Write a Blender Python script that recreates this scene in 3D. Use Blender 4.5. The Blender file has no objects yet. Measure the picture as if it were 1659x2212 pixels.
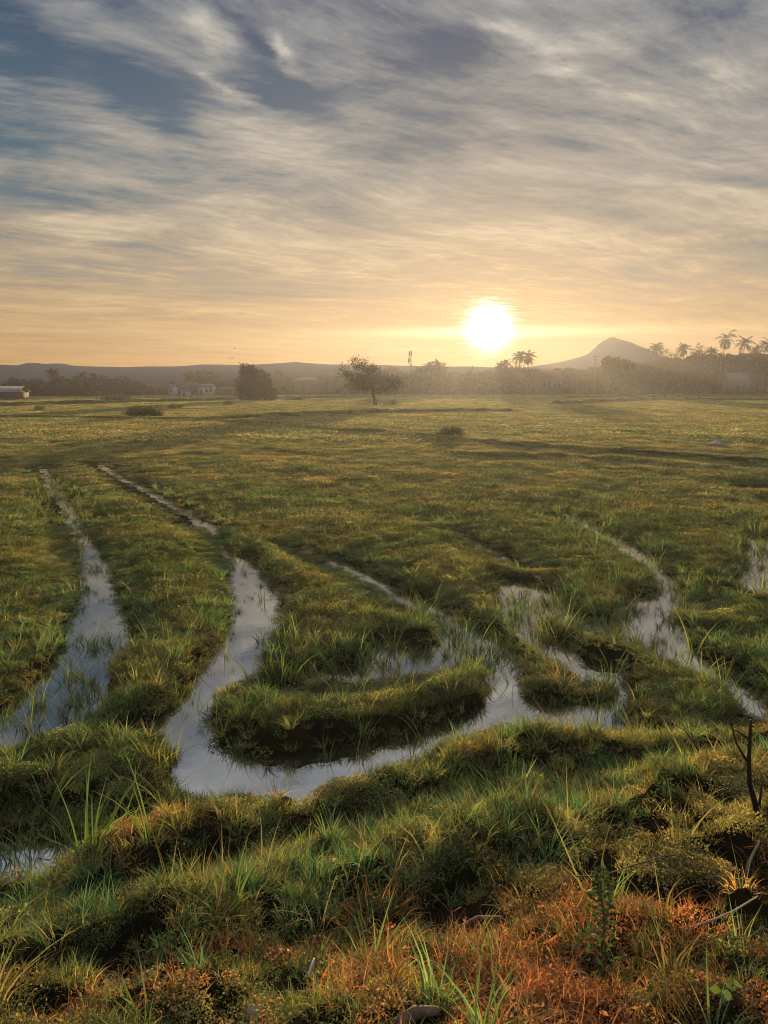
import bpy, math, random
import numpy as np
from mathutils import Vector, Matrix

rng = np.random.default_rng(7)
random.seed(7)
R = math.radians
scene = bpy.context.scene
col = scene.collection

# ------------------------------------------------------------------ camera
# picture coordinates below are in a 1659 x 2212 frame
PW, PH, F = 1659.0, 2212.0, 1641.7
HOR = 832.0
PITCH = math.atan((PH / 2 - HOR) / F)
H = 3.2
cp, sp_ = math.cos(PITCH), math.sin(PITCH)

def ray(px, py):
    x = (px - PW / 2) / F
    y = (PH / 2 - py) / F
    return np.array([x, cp + y * sp_, -sp_ + y * cp])

def gp(px, py, z=0.0):
    d = ray(px, py)
    t = (z - H) / d[2]
    return np.array([d[0] * t, d[1] * t, z])

def atd(px, py, D):
    d = ray(px, py)
    t = D / d[1]
    return np.array([d[0] * t, D, H + d[2] * t])

def sx(x): return x * PW / 2449.0      # source pixel -> frame
def hgt(srcy, D): return atd(0, sx(srcy), D)[2]

cam_d = bpy.data.cameras.new('camera')
cam = bpy.data.objects.new('camera', cam_d)
col.objects.link(cam)
cam.location = (0, 0, H)
cam.rotation_euler = (R(90) - PITCH, 0, 0)
cam_d.sensor_fit = 'HORIZONTAL'
cam_d.sensor_width = 36
cam_d.lens = 36 * F / PW
cam_d.clip_start = 0.05
cam_d.clip_end = 6000
scene.camera = cam

# ------------------------------------------------------------------ helpers
def tag(o, label=None, cat=None, group=None, kind=None):
    if label: o['label'] = label
    if cat: o['category'] = cat
    if group: o['group'] = group
    if kind: o['kind'] = kind
    return o

def mesh_np(name, V, faces, mats=(), smooth=False, fattr=None, mat_idx=None):
    """V (n,3); faces: list of arrays (m,k)"""
    me = bpy.data.meshes.new(name)
    V = np.asarray(V, dtype=np.float32)
    if not isinstance(faces, list): faces = [faces]
    faces = [np.asarray(f, dtype=np.int32) for f in faces if len(f)]
    me.vertices.add(len(V)); me.vertices.foreach_set('co', V.ravel())
    li = np.concatenate([f.ravel() for f in faces])
    tot = np.concatenate([np.full(len(f), f.shape[1], dtype=np.int32) for f in faces])
    st = np.concatenate([[0], np.cumsum(tot)[:-1]]).astype(np.int32)
    me.loops.add(len(li)); me.loops.foreach_set('vertex_index', li)
    me.polygons.add(len(tot)); me.polygons.foreach_set('loop_start', st); me.polygons.foreach_set('loop_total', tot)
    if smooth: me.polygons.foreach_set('use_smooth', np.ones(len(tot), dtype=bool))
    if mat_idx is not None: me.polygons.foreach_set('material_index', np.asarray(mat_idx, dtype=np.int32))
    for m in mats: me.materials.append(m)
    me.update(calc_edges=True)
    if fattr is not None:
        for k, a in fattr.items():
            a = np.asarray(a, dtype=np.float32)
            if a.ndim == 1:
                at = me.attributes.new(k, 'FLOAT', 'POINT'); at.data.foreach_set('value', a)
            else:
                at = me.attributes.new(k, 'FLOAT_VECTOR', 'POINT'); at.data.foreach_set('vector', a.ravel())
    return me

def obj(name, me, parent=None, loc=None):
    o = bpy.data.objects.new(name, me)
    col.objects.link(o)
    if parent: o.parent = parent
    if loc is not None: o.location = tuple(float(v) for v in loc)
    return o

def empty(name, loc, rz=0.0, scale=1.0):
    o = bpy.data.objects.new(name, None)
    col.objects.link(o)
    o.location = tuple(float(v) for v in loc); o.rotation_euler = (0, 0, rz)
    o.scale = (scale,) * 3 if not isinstance(scale, tuple) else scale
    return o

def link_copy(src, loc, rz, scale):
    c = src.copy(); col.objects.link(c)
    c.location = tuple(float(v) for v in loc); c.rotation_euler = (0, 0, rz)
    c.scale = scale if isinstance(scale, tuple) else (scale,) * 3
    for ch in src.children:
        d = ch.copy(); col.objects.link(d); d.parent = c
    return c

class MB:
    def __init__(s): s.v = []; s.q = []; s.t = []; s.n = 0
    def add(s, v, q=None, t=None):
        v = np.asarray(v, dtype=float)
        if q is not None and len(q): s.q.append(np.asarray(q) + s.n)
        if t is not None and len(t): s.t.append(np.asarray(t) + s.n)
        s.v.append(v); s.n += len(v)
    def box(s, x0, x1, y0, y1, z0, z1):
        v = [(x, y, z) for z in (z0, z1) for y in (y0, y1) for x in (x0, x1)]
        q = [(0, 2, 3, 1), (4, 5, 7, 6), (0, 1, 5, 4), (2, 6, 7, 3), (0, 4, 6, 2), (1, 3, 7, 5)]
        s.add(v, q)
    def tube(s, pts, rad, n=6, cap=True):
        pts = np.asarray(pts, float); rad = np.broadcast_to(np.asarray(rad, float), (len(pts),))
        V = []
        for i, p in enumerate(pts):
            t = pts[min(i + 1, len(pts) - 1)] - pts[max(i - 1, 0)]
            t = t / (np.linalg.norm(t) + 1e-9)
            a = np.cross(t, [0.31, 0.93, 0.2]); a /= np.linalg.norm(a) + 1e-9
            b = np.cross(t, a)
            for k in range(n):
                w = 2 * math.pi * k / n
                V.append(p + rad[i] * (math.cos(w) * a + math.sin(w) * b))
        Q = [(i * n + k, i * n + (k + 1) % n, (i + 1) * n + (k + 1) % n, (i + 1) * n + k) for i in range(len(pts) - 1) for k in range(n)]
        T = []
        if cap:
            V.append(pts[0]); V.append(pts[-1]); c0 = len(V) - 2; c1 = len(V) - 1; L = (len(pts) - 1) * n
            for k in range(n):
                T.append((c0, (k + 1) % n, k)); T.append((c1, L + k, L + (k + 1) % n))
        s.add(V, Q, T)
    def build(s, name, mats=(), smooth=False):
        fs = []
        if s.q: fs.append(np.concatenate(s.q))
        if s.t: fs.append(np.concatenate(s.t))
        return mesh_np(name, np.concatenate(s.v), fs, mats, smooth)

# ------------------------------------------------------------------ numpy noise
def _hash(ix, iy, seed):
    n = (ix.astype(np.int64) * 374761393 + iy.astype(np.int64) * 668265263 + seed * 1274126177) & 0xffffffff
    n = ((n ^ (n >> 13)) * 1274126177) & 0xffffffff
    return ((n ^ (n >> 16)) & 0xffff) / 65535.0
def vnoise(x, y, seed=0):
    ix = np.floor(x); iy = np.floor(y); fx = x - ix; fy = y - iy
    fx = fx * fx * (3 - 2 * fx); fy = fy * fy * (3 - 2 * fy)
    ix = ix.astype(np.int64); iy = iy.astype(np.int64)
    a = _hash(ix, iy, seed); b = _hash(ix + 1, iy, seed); c = _hash(ix, iy + 1, seed); d = _hash(ix + 1, iy + 1, seed)
    return (a * (1 - fx) + b * fx) * (1 - fy) + (c * (1 - fx) + d * fx) * fy
def fbm(x, y, seed=0, oct=4):
    s = 0; a = 0.5; t = 0
    for o in range(oct):
        s = s + a * vnoise(x * 2 ** o + 17.3 * o, y * 2 ** o - 9.1 * o, seed + o); t += a; a *= .5
    return s / t
def sstep(x, a, b):
    t = np.clip((x - a) / (b - a), 0, 1); return t * t * (3 - 2 * t)

# ------------------------------------------------------------------ materials
def newmat(name):
    m = bpy.data.materials.new(name); m.use_nodes = True
    nt = m.node_tree; nt.nodes.clear()
    return m, nt
def nd(nt, t, **kw):
    n = nt.nodes.new(t)
    for k, v in kw.items(): setattr(n, k, v)
    return n
def simple(name, c, rough=0.8, noise=0.25, scale=3.0, spec=0.2, metal=0.0):
    m, nt = newmat(name)
    out = nd(nt, 'ShaderNodeOutputMaterial'); p = nd(nt, 'ShaderNodeBsdfPrincipled')
    p.inputs['Roughness'].default_value = rough
    p.inputs['Specular IOR Level'].default_value = spec
    p.inputs['Metallic'].default_value = metal
    tc = nd(nt, 'ShaderNodeTexCoord'); nz = nd(nt, 'ShaderNodeTexNoise')
    nz.inputs['Scale'].default_value = scale; nz.inputs['Detail'].default_value = 6
    nt.links.new(tc.outputs['Object'], nz.inputs['Vector'])
    r = nd(nt, 'ShaderNodeValToRGB')
    r.color_ramp.elements[0].position = .3; r.color_ramp.elements[1].position = .7
    r.color_ramp.elements[0].color = tuple(v * (1 - noise) for v in c) + (1,)
    r.color_ramp.elements[1].color = tuple(min(1, v * (1 + noise)) for v in c) + (1,)
    nt.links.new(nz.outputs['Fac'], r.inputs['Fac']); nt.links.new(r.outputs['Color'], p.inputs['Base Color'])
    nt.links.new(p.outputs['BSDF'], out.inputs['Surface'])
    return m

def leafmat(name, c=None, attr=None, trans=0.4, var=0.65, gloss=0.02):
    """leaves: diffuse + translucent; colour from an instance attribute or fixed; 'var' vertex attribute"""
    m, nt = newmat(name)
    L = nt.links
    out = nd(nt, 'ShaderNodeOutputMaterial')
    if attr:
        a = nd(nt, 'ShaderNodeAttribute', attribute_type='INSTANCER', attribute_name=attr); base = a.outputs['Color']
    else:
        rgb = nd(nt, 'ShaderNodeRGB'); rgb.outputs[0].default_value = tuple(c) + (1,); base = rgb.outputs[0]
    v = nd(nt, 'ShaderNodeAttribute', attribute_type='GEOMETRY', attribute_name='var')
    mr = nd(nt, 'ShaderNodeMapRange'); mr.inputs['To Min'].default_value = 1 - var; mr.inputs['To Max'].default_value = 1 + var
    L.new(v.outputs['Fac'], mr.inputs['Value'])
    vm = nd(nt, 'ShaderNodeVectorMath', operation='SCALE')
    L.new(base, vm.inputs[0]); L.new(mr.outputs[0], vm.inputs['Scale'])
    d = nd(nt, 'ShaderNodeBsdfDiffuse'); t = nd(nt, 'ShaderNodeBsdfTranslucent'); mx = nd(nt, 'ShaderNodeMixShader')
    mx.inputs[0].default_value = trans
    L.new(vm.outputs[0], d.inputs['Color'])
    # transmitted light is warmer and more saturated
    g = nd(nt, 'ShaderNodeVectorMath', operation='MULTIPLY'); g.inputs[1].default_value = (1.35, 1.27, .8)
    L.new(vm.outputs[0], g.inputs[0]); L.new(g.outputs[0], t.inputs['Color'])
    L.new(d.outputs[0], mx.inputs[1]); L.new(t.outputs[0], mx.inputs[2])
    gl = nd(nt, 'ShaderNodeBsdfGlossy'); gl.inputs['Roughness'].default_value = .5; gl.inputs['Color'].default_value = (.8, .8, .75, 1)
    m2 = nd(nt, 'ShaderNodeMixShader'); m2.inputs[0].default_value = gloss
    L.new(mx.outputs[0], m2.inputs[1]); L.new(gl.outputs[0], m2.inputs[2])
    L.new(m2.outputs[0], out.inputs['Surface'])
    return m

M_grass = leafmat('grass_leaf', attr='tint', trans=.45)
M_bark = simple('bark', (.09, .065, .045), noise=.4, scale=8)
M_palmleaf = leafmat('palm_leaf', (.035, .048, .016), trans=.08)
M_tree = leafmat('tree_leaf', (.03, .042, .016), trans=.08)
M_tree2 = leafmat('olive_tree_leaf', (.045, .052, .02), trans=.08)
M_bush = leafmat('field_bush_leaf', (.09, .10, .035), trans=.3)
M_dark = leafmat('dark_tree_leaf', (.02, .028, .012), trans=.1)
M_brown = leafmat('brown_weed_leaf', (.13, .115, .055), trans=.3)
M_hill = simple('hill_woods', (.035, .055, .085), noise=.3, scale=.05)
M_white = simple('white_paint', (.42, .47, .55), noise=.08, rough=.8, spec=.05)
M_cream = simple('faded_wall', (.11, .10, .095), noise=.15)
M_rust = simple('rusty_roof', (.10, .06, .05), noise=.3, rough=.9, spec=.05)
M_tin = simple('tin_roof', (.12, .12, .13), noise=.15, rough=.9, spec=.05)
M_lav = simple('weathered_sheet_roof', (.2, .2, .23), noise=.2, rough=.9, spec=.05)
M_glass = simple('window_dark', (.04, .045, .05), rough=.2, spec=.5)
M_steel = simple('mast_steel', (.12, .11, .10), rough=.5, metal=.3)
M_wood = simple('dry_wood', (.12, .085, .06), noise=.4, scale=30)
M_blackwood = simple('wet_dark_wood', (.02, .016, .013), noise=.3, scale=30)
M_pale = simple('pale_straw', (.38, .28, .18), noise=.25, scale=20)
M_stone = simple('stone', (.24, .2, .12), noise=.3, scale=12)

# ------------------------------------------------------------------ water outlines (picture frame coords, on the plane z=0)
polys = {
 'A': [(86,1008),(100,1045),(120,1078),(142,1118),(152,1140),(164,1158),(172,1192),(184,1240),(180,1290),(160,1350),(148,1400),(108,1450),(60,1490),(25,1530),(0,1560),(-120,1600),(-120,1660),(140,1610),(200,1560),(232,1515),(214,1475),(240,1435),(276,1400),(264,1335),(252,1272),(238,1220),(216,1178),(196,1155),(182,1135),(168,1100),(145,1065),(116,1028),(96,1004)],
 'B': [(212,1006),(260,1036),(328,1070),(378,1100),(418,1128),(452,1152),(476,1168),(486,1200),(500,1235),(506,1300),(503,1350),(480,1400),(450,1440),(420,1480),(380,1522),(345,1550),(300,1585),(350,1592),(376,1625),(380,1680),(400,1740),(520,1760),(640,1780),(720,1750),(770,1710),(820,1680),(900,1650),(980,1620),(1060,1590),(1150,1580),(1250,1590),(1310,1610),(1345,1585),(1336,1500),(1325,1462),(1250,1478),(1214,1432),(1150,1400),(1110,1360),(1088,1325),(1130,1290),(1200,1316),(1262,1336),(1346,1350),(1352,1285),(1430,1286),(1414,1250),(1380,1222),(1340,1194),(1300,1168),(1250,1138),(1204,1108),(1216,1106),(1260,1126),(1320,1152),(1380,1182),(1422,1208),(1448,1250),(1472,1292),(1450,1330),(1472,1360),(1482,1400),(1512,1430),(1580,1458),(1650,1500),(1650,1545),(1600,1550),(1570,1495),(1490,1448),(1440,1425),(1385,1405),(1330,1370),(1240,1352),(1180,1335),(1140,1345),(1180,1375),(1230,1400),(1262,1438),(1335,1440),(1350,1500),(1345,1510),(1300,1530),(1120,1512),(1062,1532),(980,1562),(880,1592),(780,1617),(650,1638),(520,1638),(462,1612),(440,1562),(448,1520),(490,1480),(556,1462),(560,1412),(592,1370),(602,1330),(592,1280),(562,1230),(536,1200),(500,1190),(470,1138),(410,1102),(330,1058),(265,1028),(217,1000)],
 'C': [(700,1200),(768,1220),(832,1260),(880,1290),(940,1298),(985,1338),(1060,1368),(1112,1415),(1122,1450),(1118,1512),(1062,1532),(1060,1440),(1010,1424),(940,1445),(860,1456),(780,1466),(700,1470),(640,1468),(700,1446),(790,1444),(815,1390),(850,1386),(930,1404),(955,1400),(960,1370),(930,1330),(875,1310),(820,1275),(765,1240),(700,1212)],
 'E': [(980,1138),(1005,1154),(1062,1180),(1112,1206),(1130,1228),(1112,1222),(1060,1194),(1003,1166)],
 'F': [(1074,1254),(1110,1252),(1155,1262),(1205,1288),(1240,1310),(1200,1318),(1140,1304),(1104,1310),(1110,1360),(1080,1330)],
 'G': [(1596,1150),(1640,1158),(1700,1172),(1780,1200),(1790,1300),(1700,1290),(1590,1272),(1606,1215)],
 'I': [(640,1178),(672,1188),(700,1204),(690,1208),(660,1194)],
 'J': [(1595,1050),(1659,1051),(1700,1056),(1659,1058),(1600,1056)],
}
PW_ = {k: np.array([gp(x, y)[:2] for x, y in v]) for k, v in polys.items()}

def sdf(P):
    """signed distance of points (n,2) to the union of water outlines (negative inside)"""
    n = len(P); best = np.full(n, 1e9)
    CH = 20000
    for k, Q in PW_.items():
        lo = Q.min(0) - 2.0; hi = Q.max(0) + 2.0
        idx = np.where((P[:, 0] > lo[0]) & (P[:, 0] < hi[0]) & (P[:, 1] > lo[1]) & (P[:, 1] < hi[1]))[0]
        A = Q; B = np.roll(Q, -1, axis=0); E = B - A
        for c in range(0, len(idx), CH):
            ii = idx[c:c + CH]; p = P[ii]
            d = p[:, None, :] - A[None]
            t = np.clip((d * E[None]).sum(2) / ((E * E).sum(1) + 1e-12)[None], 0, 1)
            r = d - t[..., None] * E[None]
            dist = np.sqrt((r * r).sum(2)).min(1)
            y = p[:, 1:2]; cond = ((A[None, :, 1] > y) != (B[None, :, 1] > y))
            xi = A[None, :, 0] + (y - A[None, :, 1]) * E[None, :, 0] / np.where(np.abs(E[None, :, 1]) < 1e-12, 1e-12, E[None, :, 1])
            inside = (cond & (p[:, 0:1] < xi)).sum(1) % 2 == 1
            s = np.where(inside, -dist, dist)
            best[ii] = np.minimum(best[ii], s)
    return np.minimum(best, 2.0)

# banks at our feet: control lines (frame x, frame y, height)
def line(pts, n=14):
    out = []
    for a, b in zip(pts[:-1], pts[1:]):
        for k in range(n // 2):
            t = k / (n // 2); q = [a[i] + (b[i] - a[i]) * t for i in range(3)]
            out.append(gp(*q))
    out.append(gp(*pts[-1])); return out
crest = [(-700,1672,.24),(-200,1672,.24),(0,1672,.24),(140,1680,.22),(260,1712,.18),(400,1716,.16),(520,1732,.16),(650,1740,.20),(750,1704,.28),(850,1668,.32),(950,1630,.34),(1060,1602,.34),(1150,1580,.34),(1270,1596,.30),(1400,1612,.28),(1520,1592,.30),(1659,1580,.34),(2000,1560,.35),(2600,1560,.35)]
CL = []
CL += line(crest)
CL += line([(-500,1770,.12),(0,1770,.12),(150,1775,.08),(290,1780,-.02),(360,1785,-.05)])           # hollow behind lower crest
CL += line([(-300,1875,-.05),(0,1868,-.06),(100,1862,-.06),(180,1866,-.06)])
CL += line([(285,1800,-.10),(345,1805,-.10)])
CL += line([(-300,1840,-.06),(0,1840,-.07),(190,1846,-.06)])
CL += line([(-300,1895,-.05),(0,1898,-.05),(170,1884,-.05)])
CL += line([(400,1730,.05),(520,1735,.12)])
CL += line([(-500,1990,.33),(-200,1960,.33),(0,1945,.24),(100,1932,.24),(190,1890,.30),(225,1862,.38),(300,1832,.40),(400,1790,.42),(500,1750,.42),(600,1722,.40),(680,1700,.38)])
CL += line([(-500,2075,.30),(0,2020,.32),(200,1985,.28),(400,1930,.22),(600,1850,.16),(800,1770,.14),(1000,1720,.14),(1200,1680,.14),(1400,1665,.16),(1550,1640,.2),(1750,1610,.3)])
CL += line([(600,1900,.36),(800,1830,.32),(1000,1770,.3),(1200,1730,.3),(1400,1700,.34),(1550,1670,.4)])
CL += line([(-500,2140,.80),(0,2130,.80),(150,2090,.82),(300,2050,.84),(420,2048,.84),(560,2060,.82),(660,2010,.84),(760,1960,.86),(850,1915,.86),(1000,1868,.86),(1200,1832,.86),(1400,1762,.84),(1520,1712,.82),(1659,1660,.82),(2000,1600,.8)])
CL += line([(-400,2212,1.1),(0,2200,1.1),(300,2170,1.1),(600,2130,1.05),(800,2040,.84),(1000,1985,.86),(1200,1960,.95),(1400,1900,1.0),(1659,1820,1.02),(2000,1760,1.0)])
CL += line([(-300,2400,1.35),(0,2380,1.35),(400,2330,1.35),(800,2230,1.25),(1000,2120,1.1),(1200,2080,1.16),(1400,2040,1.2),(1659,1960,1.24),(2000,1900,1.2)])
CL += line([(700,2500,1.4),(1100,2300,1.38),(1400,2220,1.4),(1659,2150,1.42),(2100,2050,1.4)])
CL += [np.array([x, y, 1.5]) for x in (-4, -2, 0, 2, 4) for y in (1.0, .2, -.8, -2)]
CL = np.array(CL)
CR = np.array([gp(*c) for c in crest]); CR = CR[np.argsort(CR[:, 0])]

def idw(P):
    out = np.zeros(len(P))
    for c in range(0, len(P), 20000):
        p = P[c:c + 20000]
        d2 = ((p[:, None, :] - CL[None, :, :2]) ** 2).sum(2) + .012
        w = 1 / d2 ** 2
        out[c:c + 20000] = (w * CL[None, :, 2]).sum(1) / w.sum(1)
    return out

dikes = [([(0,904),(130,905),(300,908),(450,912),(650,925),(850,942),(970,955),(1200,974),(1400,987),(1659,1005),(1900,1020)], .24, .36),
         ([(450,912),(600,904),(700,899),(900,894),(1100,893)], .45, .5),
         ([(-200,886),(0,880),(350,870),(600,864),(800,859)], .6, .9),
         ([(1200,876),(1400,866),(1659,868),(1900,872)], .6, .8),
         ([(1230,862),(1500,858),(1659,858)], .6, .9),
         ([(980,985),(1200,992),(1400,1002),(1659,1030)], .12, .5),
         ([(1150,940),(1350,935),(1659,960)], .12, .5)]
DW = [(np.array([gp(x, y)[:2] for x, y in L]), h, w) for L, h, w in dikes]
def dikeh(P):
    out = np.zeros(len(P))
    for Q, h, w in DW:
        lo = Q.min(0) - 4; hi = Q.max(0) + 4
        idx = np.where((P[:, 0] > lo[0]) & (P[:, 0] < hi[0]) & (P[:, 1] > lo[1]) & (P[:, 1] < hi[1]))[0]
        if not len(idx): continue
        p = P[idx]; best = np.full(len(p), 1e9)
        for a, b in zip(Q[:-1], Q[1:]):
            e = b - a; t = np.clip(((p - a) @ e) / (e @ e), 0, 1)
            best = np.minimum(best, np.hypot(*(p - a - t[:, None] * e).T))
        out[idx] = np.maximum(out[idx], h * np.exp(-(best / w) ** 2) * (.7 + .6 * vnoise(p[:, 0] * .8, p[:, 1] * .8, 5)))
    return out

def sidef(P, sd):
    # the near shore of each furrow is trodden low, the far shore stands up
    f = np.ones(len(P)); ii = np.where((sd < 1.3) & (P[:, 1] > 6.3) & (P[:, 1] < 34))[0]
    if len(ii):
        g = (sdf(P[ii] + np.array([0, .35])) - sd[ii]) / .35
        lo = .22 + .78 * sstep(g, -.75, .25)
        k = 1 - sstep(sd[ii], .35, 1.2)
        f[ii] = 1 + (lo - 1) * k
    return f
def terrain(P, want_sd=False):
    x = P[:, 0]; y = P[:, 1]
    sd = sdf(P) - .03 + .09 * sstep(y, 10.5, 15) + .10 * sstep(y, 13, 18) * sstep(vnoise(x * 1.9, y * 1.9, 9), .4, .8)
    wob = (fbm(x * 3.2, y * 3.2, 3, 3) - .5) * .18 + (vnoise(x * 10, y * 10, 19) - .5) * .10
    s = sd + wob * np.clip(y / 12, .3, 1.0)
    hb = .15 + .09 * (fbm(x * 1.1, y * 1.1, 11, 3) - .35) + .10 * (fbm(x * 4, y * 4, 21, 2) - .5)
    hb = hb * np.interp(y, [5, 9, 13, 18, 28, 45], [1, .85, .6, .3, .3, .6]) * np.interp(sd, [.2, 1.6], [1, 1.15])
    z = -.08 + (hb * sidef(P, sd) + .08) * sstep(s, -.06, .18)
    z = z + dikeh(P)
    far = sstep(y, 40, 90)
    z = z + far * .06
    near = (y < 14)
    if near.any():
        pn = P[near]
        yc = np.interp(pn[:, 0], CR[:, 0], CR[:, 1])
        m = 1 - sstep(pn[:, 1] - yc, .0, .27)
        zb = idw(pn)
        cover = sstep(zb, 0.02, .2)
        amp = np.interp(yc - pn[:, 1], [0, .5], [.45, 1.0])
        zb = zb + cover * amp * (.22 * (fbm(pn[:, 0] * 2.6, pn[:, 1] * 2.6, 31, 3) - .5) + .14 * (fbm(pn[:, 0] * 7, pn[:, 1] * 7, 41, 2) - .5))
        zb = zb - cover * .09 * sstep(-fbm(pn[:, 0] * 3.1, pn[:, 1] * 3.1, 81, 2), -.40, -.30)
        z[near] = z[near] * (1 - m) + zb * m
        sd = sd.copy(); sd[near] = np.where(m > .3, np.where(zb < 0.0, -.1, .4), sd[near])
    if want_sd: return z, sd
    return z

# ------------------------------------------------------------------ ground sheet
NR, NC = 1050, 460
t = np.linspace(0, 1, NR)
yy = 1.6 * np.exp(t * math.log(525 / 1.6)) - 2.0 - 1.0     # from about -1.4 out to the far edge
s_ = np.linspace(-1.25, 1.25, NC)
Yg, Sg = np.meshgrid(yy, s_, indexing='ij')
Xg = Sg * (Yg + 4.0)
P = np.stack([Xg.ravel(), Yg.ravel()], 1)
Z = terrain(P)
V = np.column_stack([P, Z])
i = np.arange(NR - 1)[:, None] * NC + np.arange(NC - 1)[None]
Q = np.stack([i, i + 1, i + NC + 1, i + NC], -1).reshape(-1, 4)

m, nt = newmat('field_ground'); L = nt.links
out = nd(nt, 'ShaderNodeOutputMaterial'); pb = nd(nt, 'ShaderNodeBsdfPrincipled'); pb.inputs['Roughness'].default_value = .9
pb.inputs['Specular IOR Level'].default_value = 0.0
geo = nd(nt, 'ShaderNodeNewGeometry')
def noise_n(nt, vec, scale, detail=8, rough=.6, dist=0.0):
    n = nd(nt, 'ShaderNodeTexNoise'); n.inputs['Scale'].default_value = scale; n.inputs['Detail'].default_value = detail
    n.inputs['Roughness'].default_value = rough; n.inputs['Distortion'].default_value = dist
    if vec is not None: nt.links.new(vec, n.inputs['Vector'])
    return n.outputs['Fac']
def ramp(nt, fac, stops):
    r = nd(nt, 'ShaderNodeValToRGB'); e = r.color_ramp.elements
    while len(e) < len(stops): e.new(.5)
    for k, (p, c) in enumerate(stops):
        e[k].position = p; e[k].color = tuple(c) + (1,) if len(c) == 3 else c
    nt.links.new(fac, r.inputs['Fac']); return r.outputs['Color']
n1 = noise_n(nt, geo.outputs['Position'], .25, 10)
n2 = noise_n(nt, geo.outputs['Position'], 2.0, 10, .75)
mx = nd(nt, 'ShaderNodeMath', operation='ADD'); L.new(n1, mx.inputs[0]); L.new(n2, mx.inputs[1])
mh = nd(nt, 'ShaderNodeMath', operation='MULTIPLY'); mh.inputs[1].default_value = .5; L.new(mx.outputs[0], mh.inputs[0])
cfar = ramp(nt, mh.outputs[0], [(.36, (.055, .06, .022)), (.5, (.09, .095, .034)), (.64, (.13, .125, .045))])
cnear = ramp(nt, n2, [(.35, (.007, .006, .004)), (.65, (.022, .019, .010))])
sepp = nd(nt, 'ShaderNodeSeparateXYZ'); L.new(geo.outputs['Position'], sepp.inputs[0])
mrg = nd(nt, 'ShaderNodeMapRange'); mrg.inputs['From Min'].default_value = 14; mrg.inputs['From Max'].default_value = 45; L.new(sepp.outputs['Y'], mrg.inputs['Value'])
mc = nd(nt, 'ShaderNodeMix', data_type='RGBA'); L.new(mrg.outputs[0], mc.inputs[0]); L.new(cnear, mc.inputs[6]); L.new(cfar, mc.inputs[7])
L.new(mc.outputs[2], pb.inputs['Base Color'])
bp = nd(nt, 'ShaderNodeBump'); bp.inputs['Strength'].default_value = .8; bp.inputs['Distance'].default_value = .08
L.new(n2, bp.inputs['Height']); L.new(bp.outputs[0], pb.inputs['Normal'])
L.new(pb.outputs[0], out.inputs['Surface'])
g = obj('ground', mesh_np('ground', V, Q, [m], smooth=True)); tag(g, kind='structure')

# ------------------------------------------------------------------ water sheet
m, nt = newmat('paddy_water'); L = nt.links
out = nd(nt, 'ShaderNodeOutputMaterial')
df = nd(nt, 'ShaderNodeBsdfDiffuse'); df.inputs['Color'].default_value = (.03, .028, .022, 1)
gl = nd(nt, 'ShaderNodeBsdfGlossy'); gl.inputs['Roughness'].default_value = .02; gl.inputs['Color'].default_value = (.98, .99, 1, 1)
fr = nd(nt, 'ShaderNodeFresnel'); fr.inputs['IOR'].default_value = 10.0
geo = nd(nt, 'ShaderNodeNewGeometry')
bp = nd(nt, 'ShaderNodeBump'); bp.inputs['Strength'].default_value = .05; bp.inputs['Distance'].default_value = .01
L.new(noise_n(nt, geo.outputs['Position'], 6, 3), bp.inputs['Height'])
L.new(bp.outputs[0], gl.inputs['Normal'])
mx = nd(nt, 'ShaderNodeMixShader'); L.new(fr.outputs[0], mx.inputs[0]); L.new(df.outputs[0], mx.inputs[1]); L.new(gl.outputs[0], mx.inputs[2])
L.new(mx.outputs[0], out.inputs['Surface'])
wv = [(-9, 2.6, 0), (9, 2.6, 0), (30, 34, 0), (-30, 34, 0)]
w = obj('water', mesh_np('water', wv, [np.array([[0, 1, 2, 3]])], [m])); tag(w, kind='structure')

# ------------------------------------------------------------------ grass sources
srccol = bpy.data.collections.new('grass_sources')
def strips(base, dirs, length, width, bend, nseg=3, twist=None):
    """many curved blades at once: base (n,3), dirs (n) azimuth, bend (n) outward lean"""
    n = len(base)
    az = dirs; out = np.stack([np.cos(az), np.sin(az), np.zeros(n)], 1)
    tw = az + math.pi / 2 if twist is None else twist
    side = np.stack([np.cos(tw), np.sin(tw), np.zeros(n)], 1)
    V = []
    for k in range(nseg + 1):
        t = k / nseg
        ang = bend * (0.25 + t)
        r = length * t * np.sin(ang) ; z = length * t * np.cos(ang * .8)
        c = base + out * r[:, None]; c[:, 2] += z
        wd = width * (1 - t ** 1.6) * (.7 + .3 * (k > 0)) * .5
        if k == nseg: V.append(c[:, None, :])
        else: V.append(np.stack([c - side * wd[:, None], c + side * wd[:, None]], 1))
    V = np.concatenate(V, 1)
    nv = V.shape[1]; b = np.arange(n)[:, None] * nv
    Q = np.concatenate([b + np.array([2 * k, 2 * k + 1, 2 * k + 3, 2 * k + 2])[None] for k in range(nseg - 1)], 0) if nseg > 1 else np.zeros((0, 4), int)
    T = b + np.array([2 * nseg - 2, 2 * nseg - 1, 2 * nseg])[None]
    return V.reshape(-1, 3), Q, T, np.repeat(rng.random(n), nv)

def leaflets(c, size, asp=.5):
    """small diamond leaves with random orientation around centres c"""
    n = len(c)
    a = rng.normal(size=(n, 3)); a[:, 2] = a[:, 2] * .6 + .25; a /= np.linalg.norm(a, axis=1)[:, None]
    b = np.cross(a, rng.normal(size=(n, 3))); b /= np.linalg.norm(b, axis=1)[:, None]
    s = size[:, None]
    V = np.stack([c - a * s * .5, c + b * s * asp * .5 - a * s * .05, c + a * s * .5, c - b * s * asp * .5 - a * s * .05], 1)
    Q = np.arange(n)[:, None] * 4 + np.arange(4)[None]
    return V.reshape(-1, 3), Q, np.repeat(rng.random(n), 4)

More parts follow.
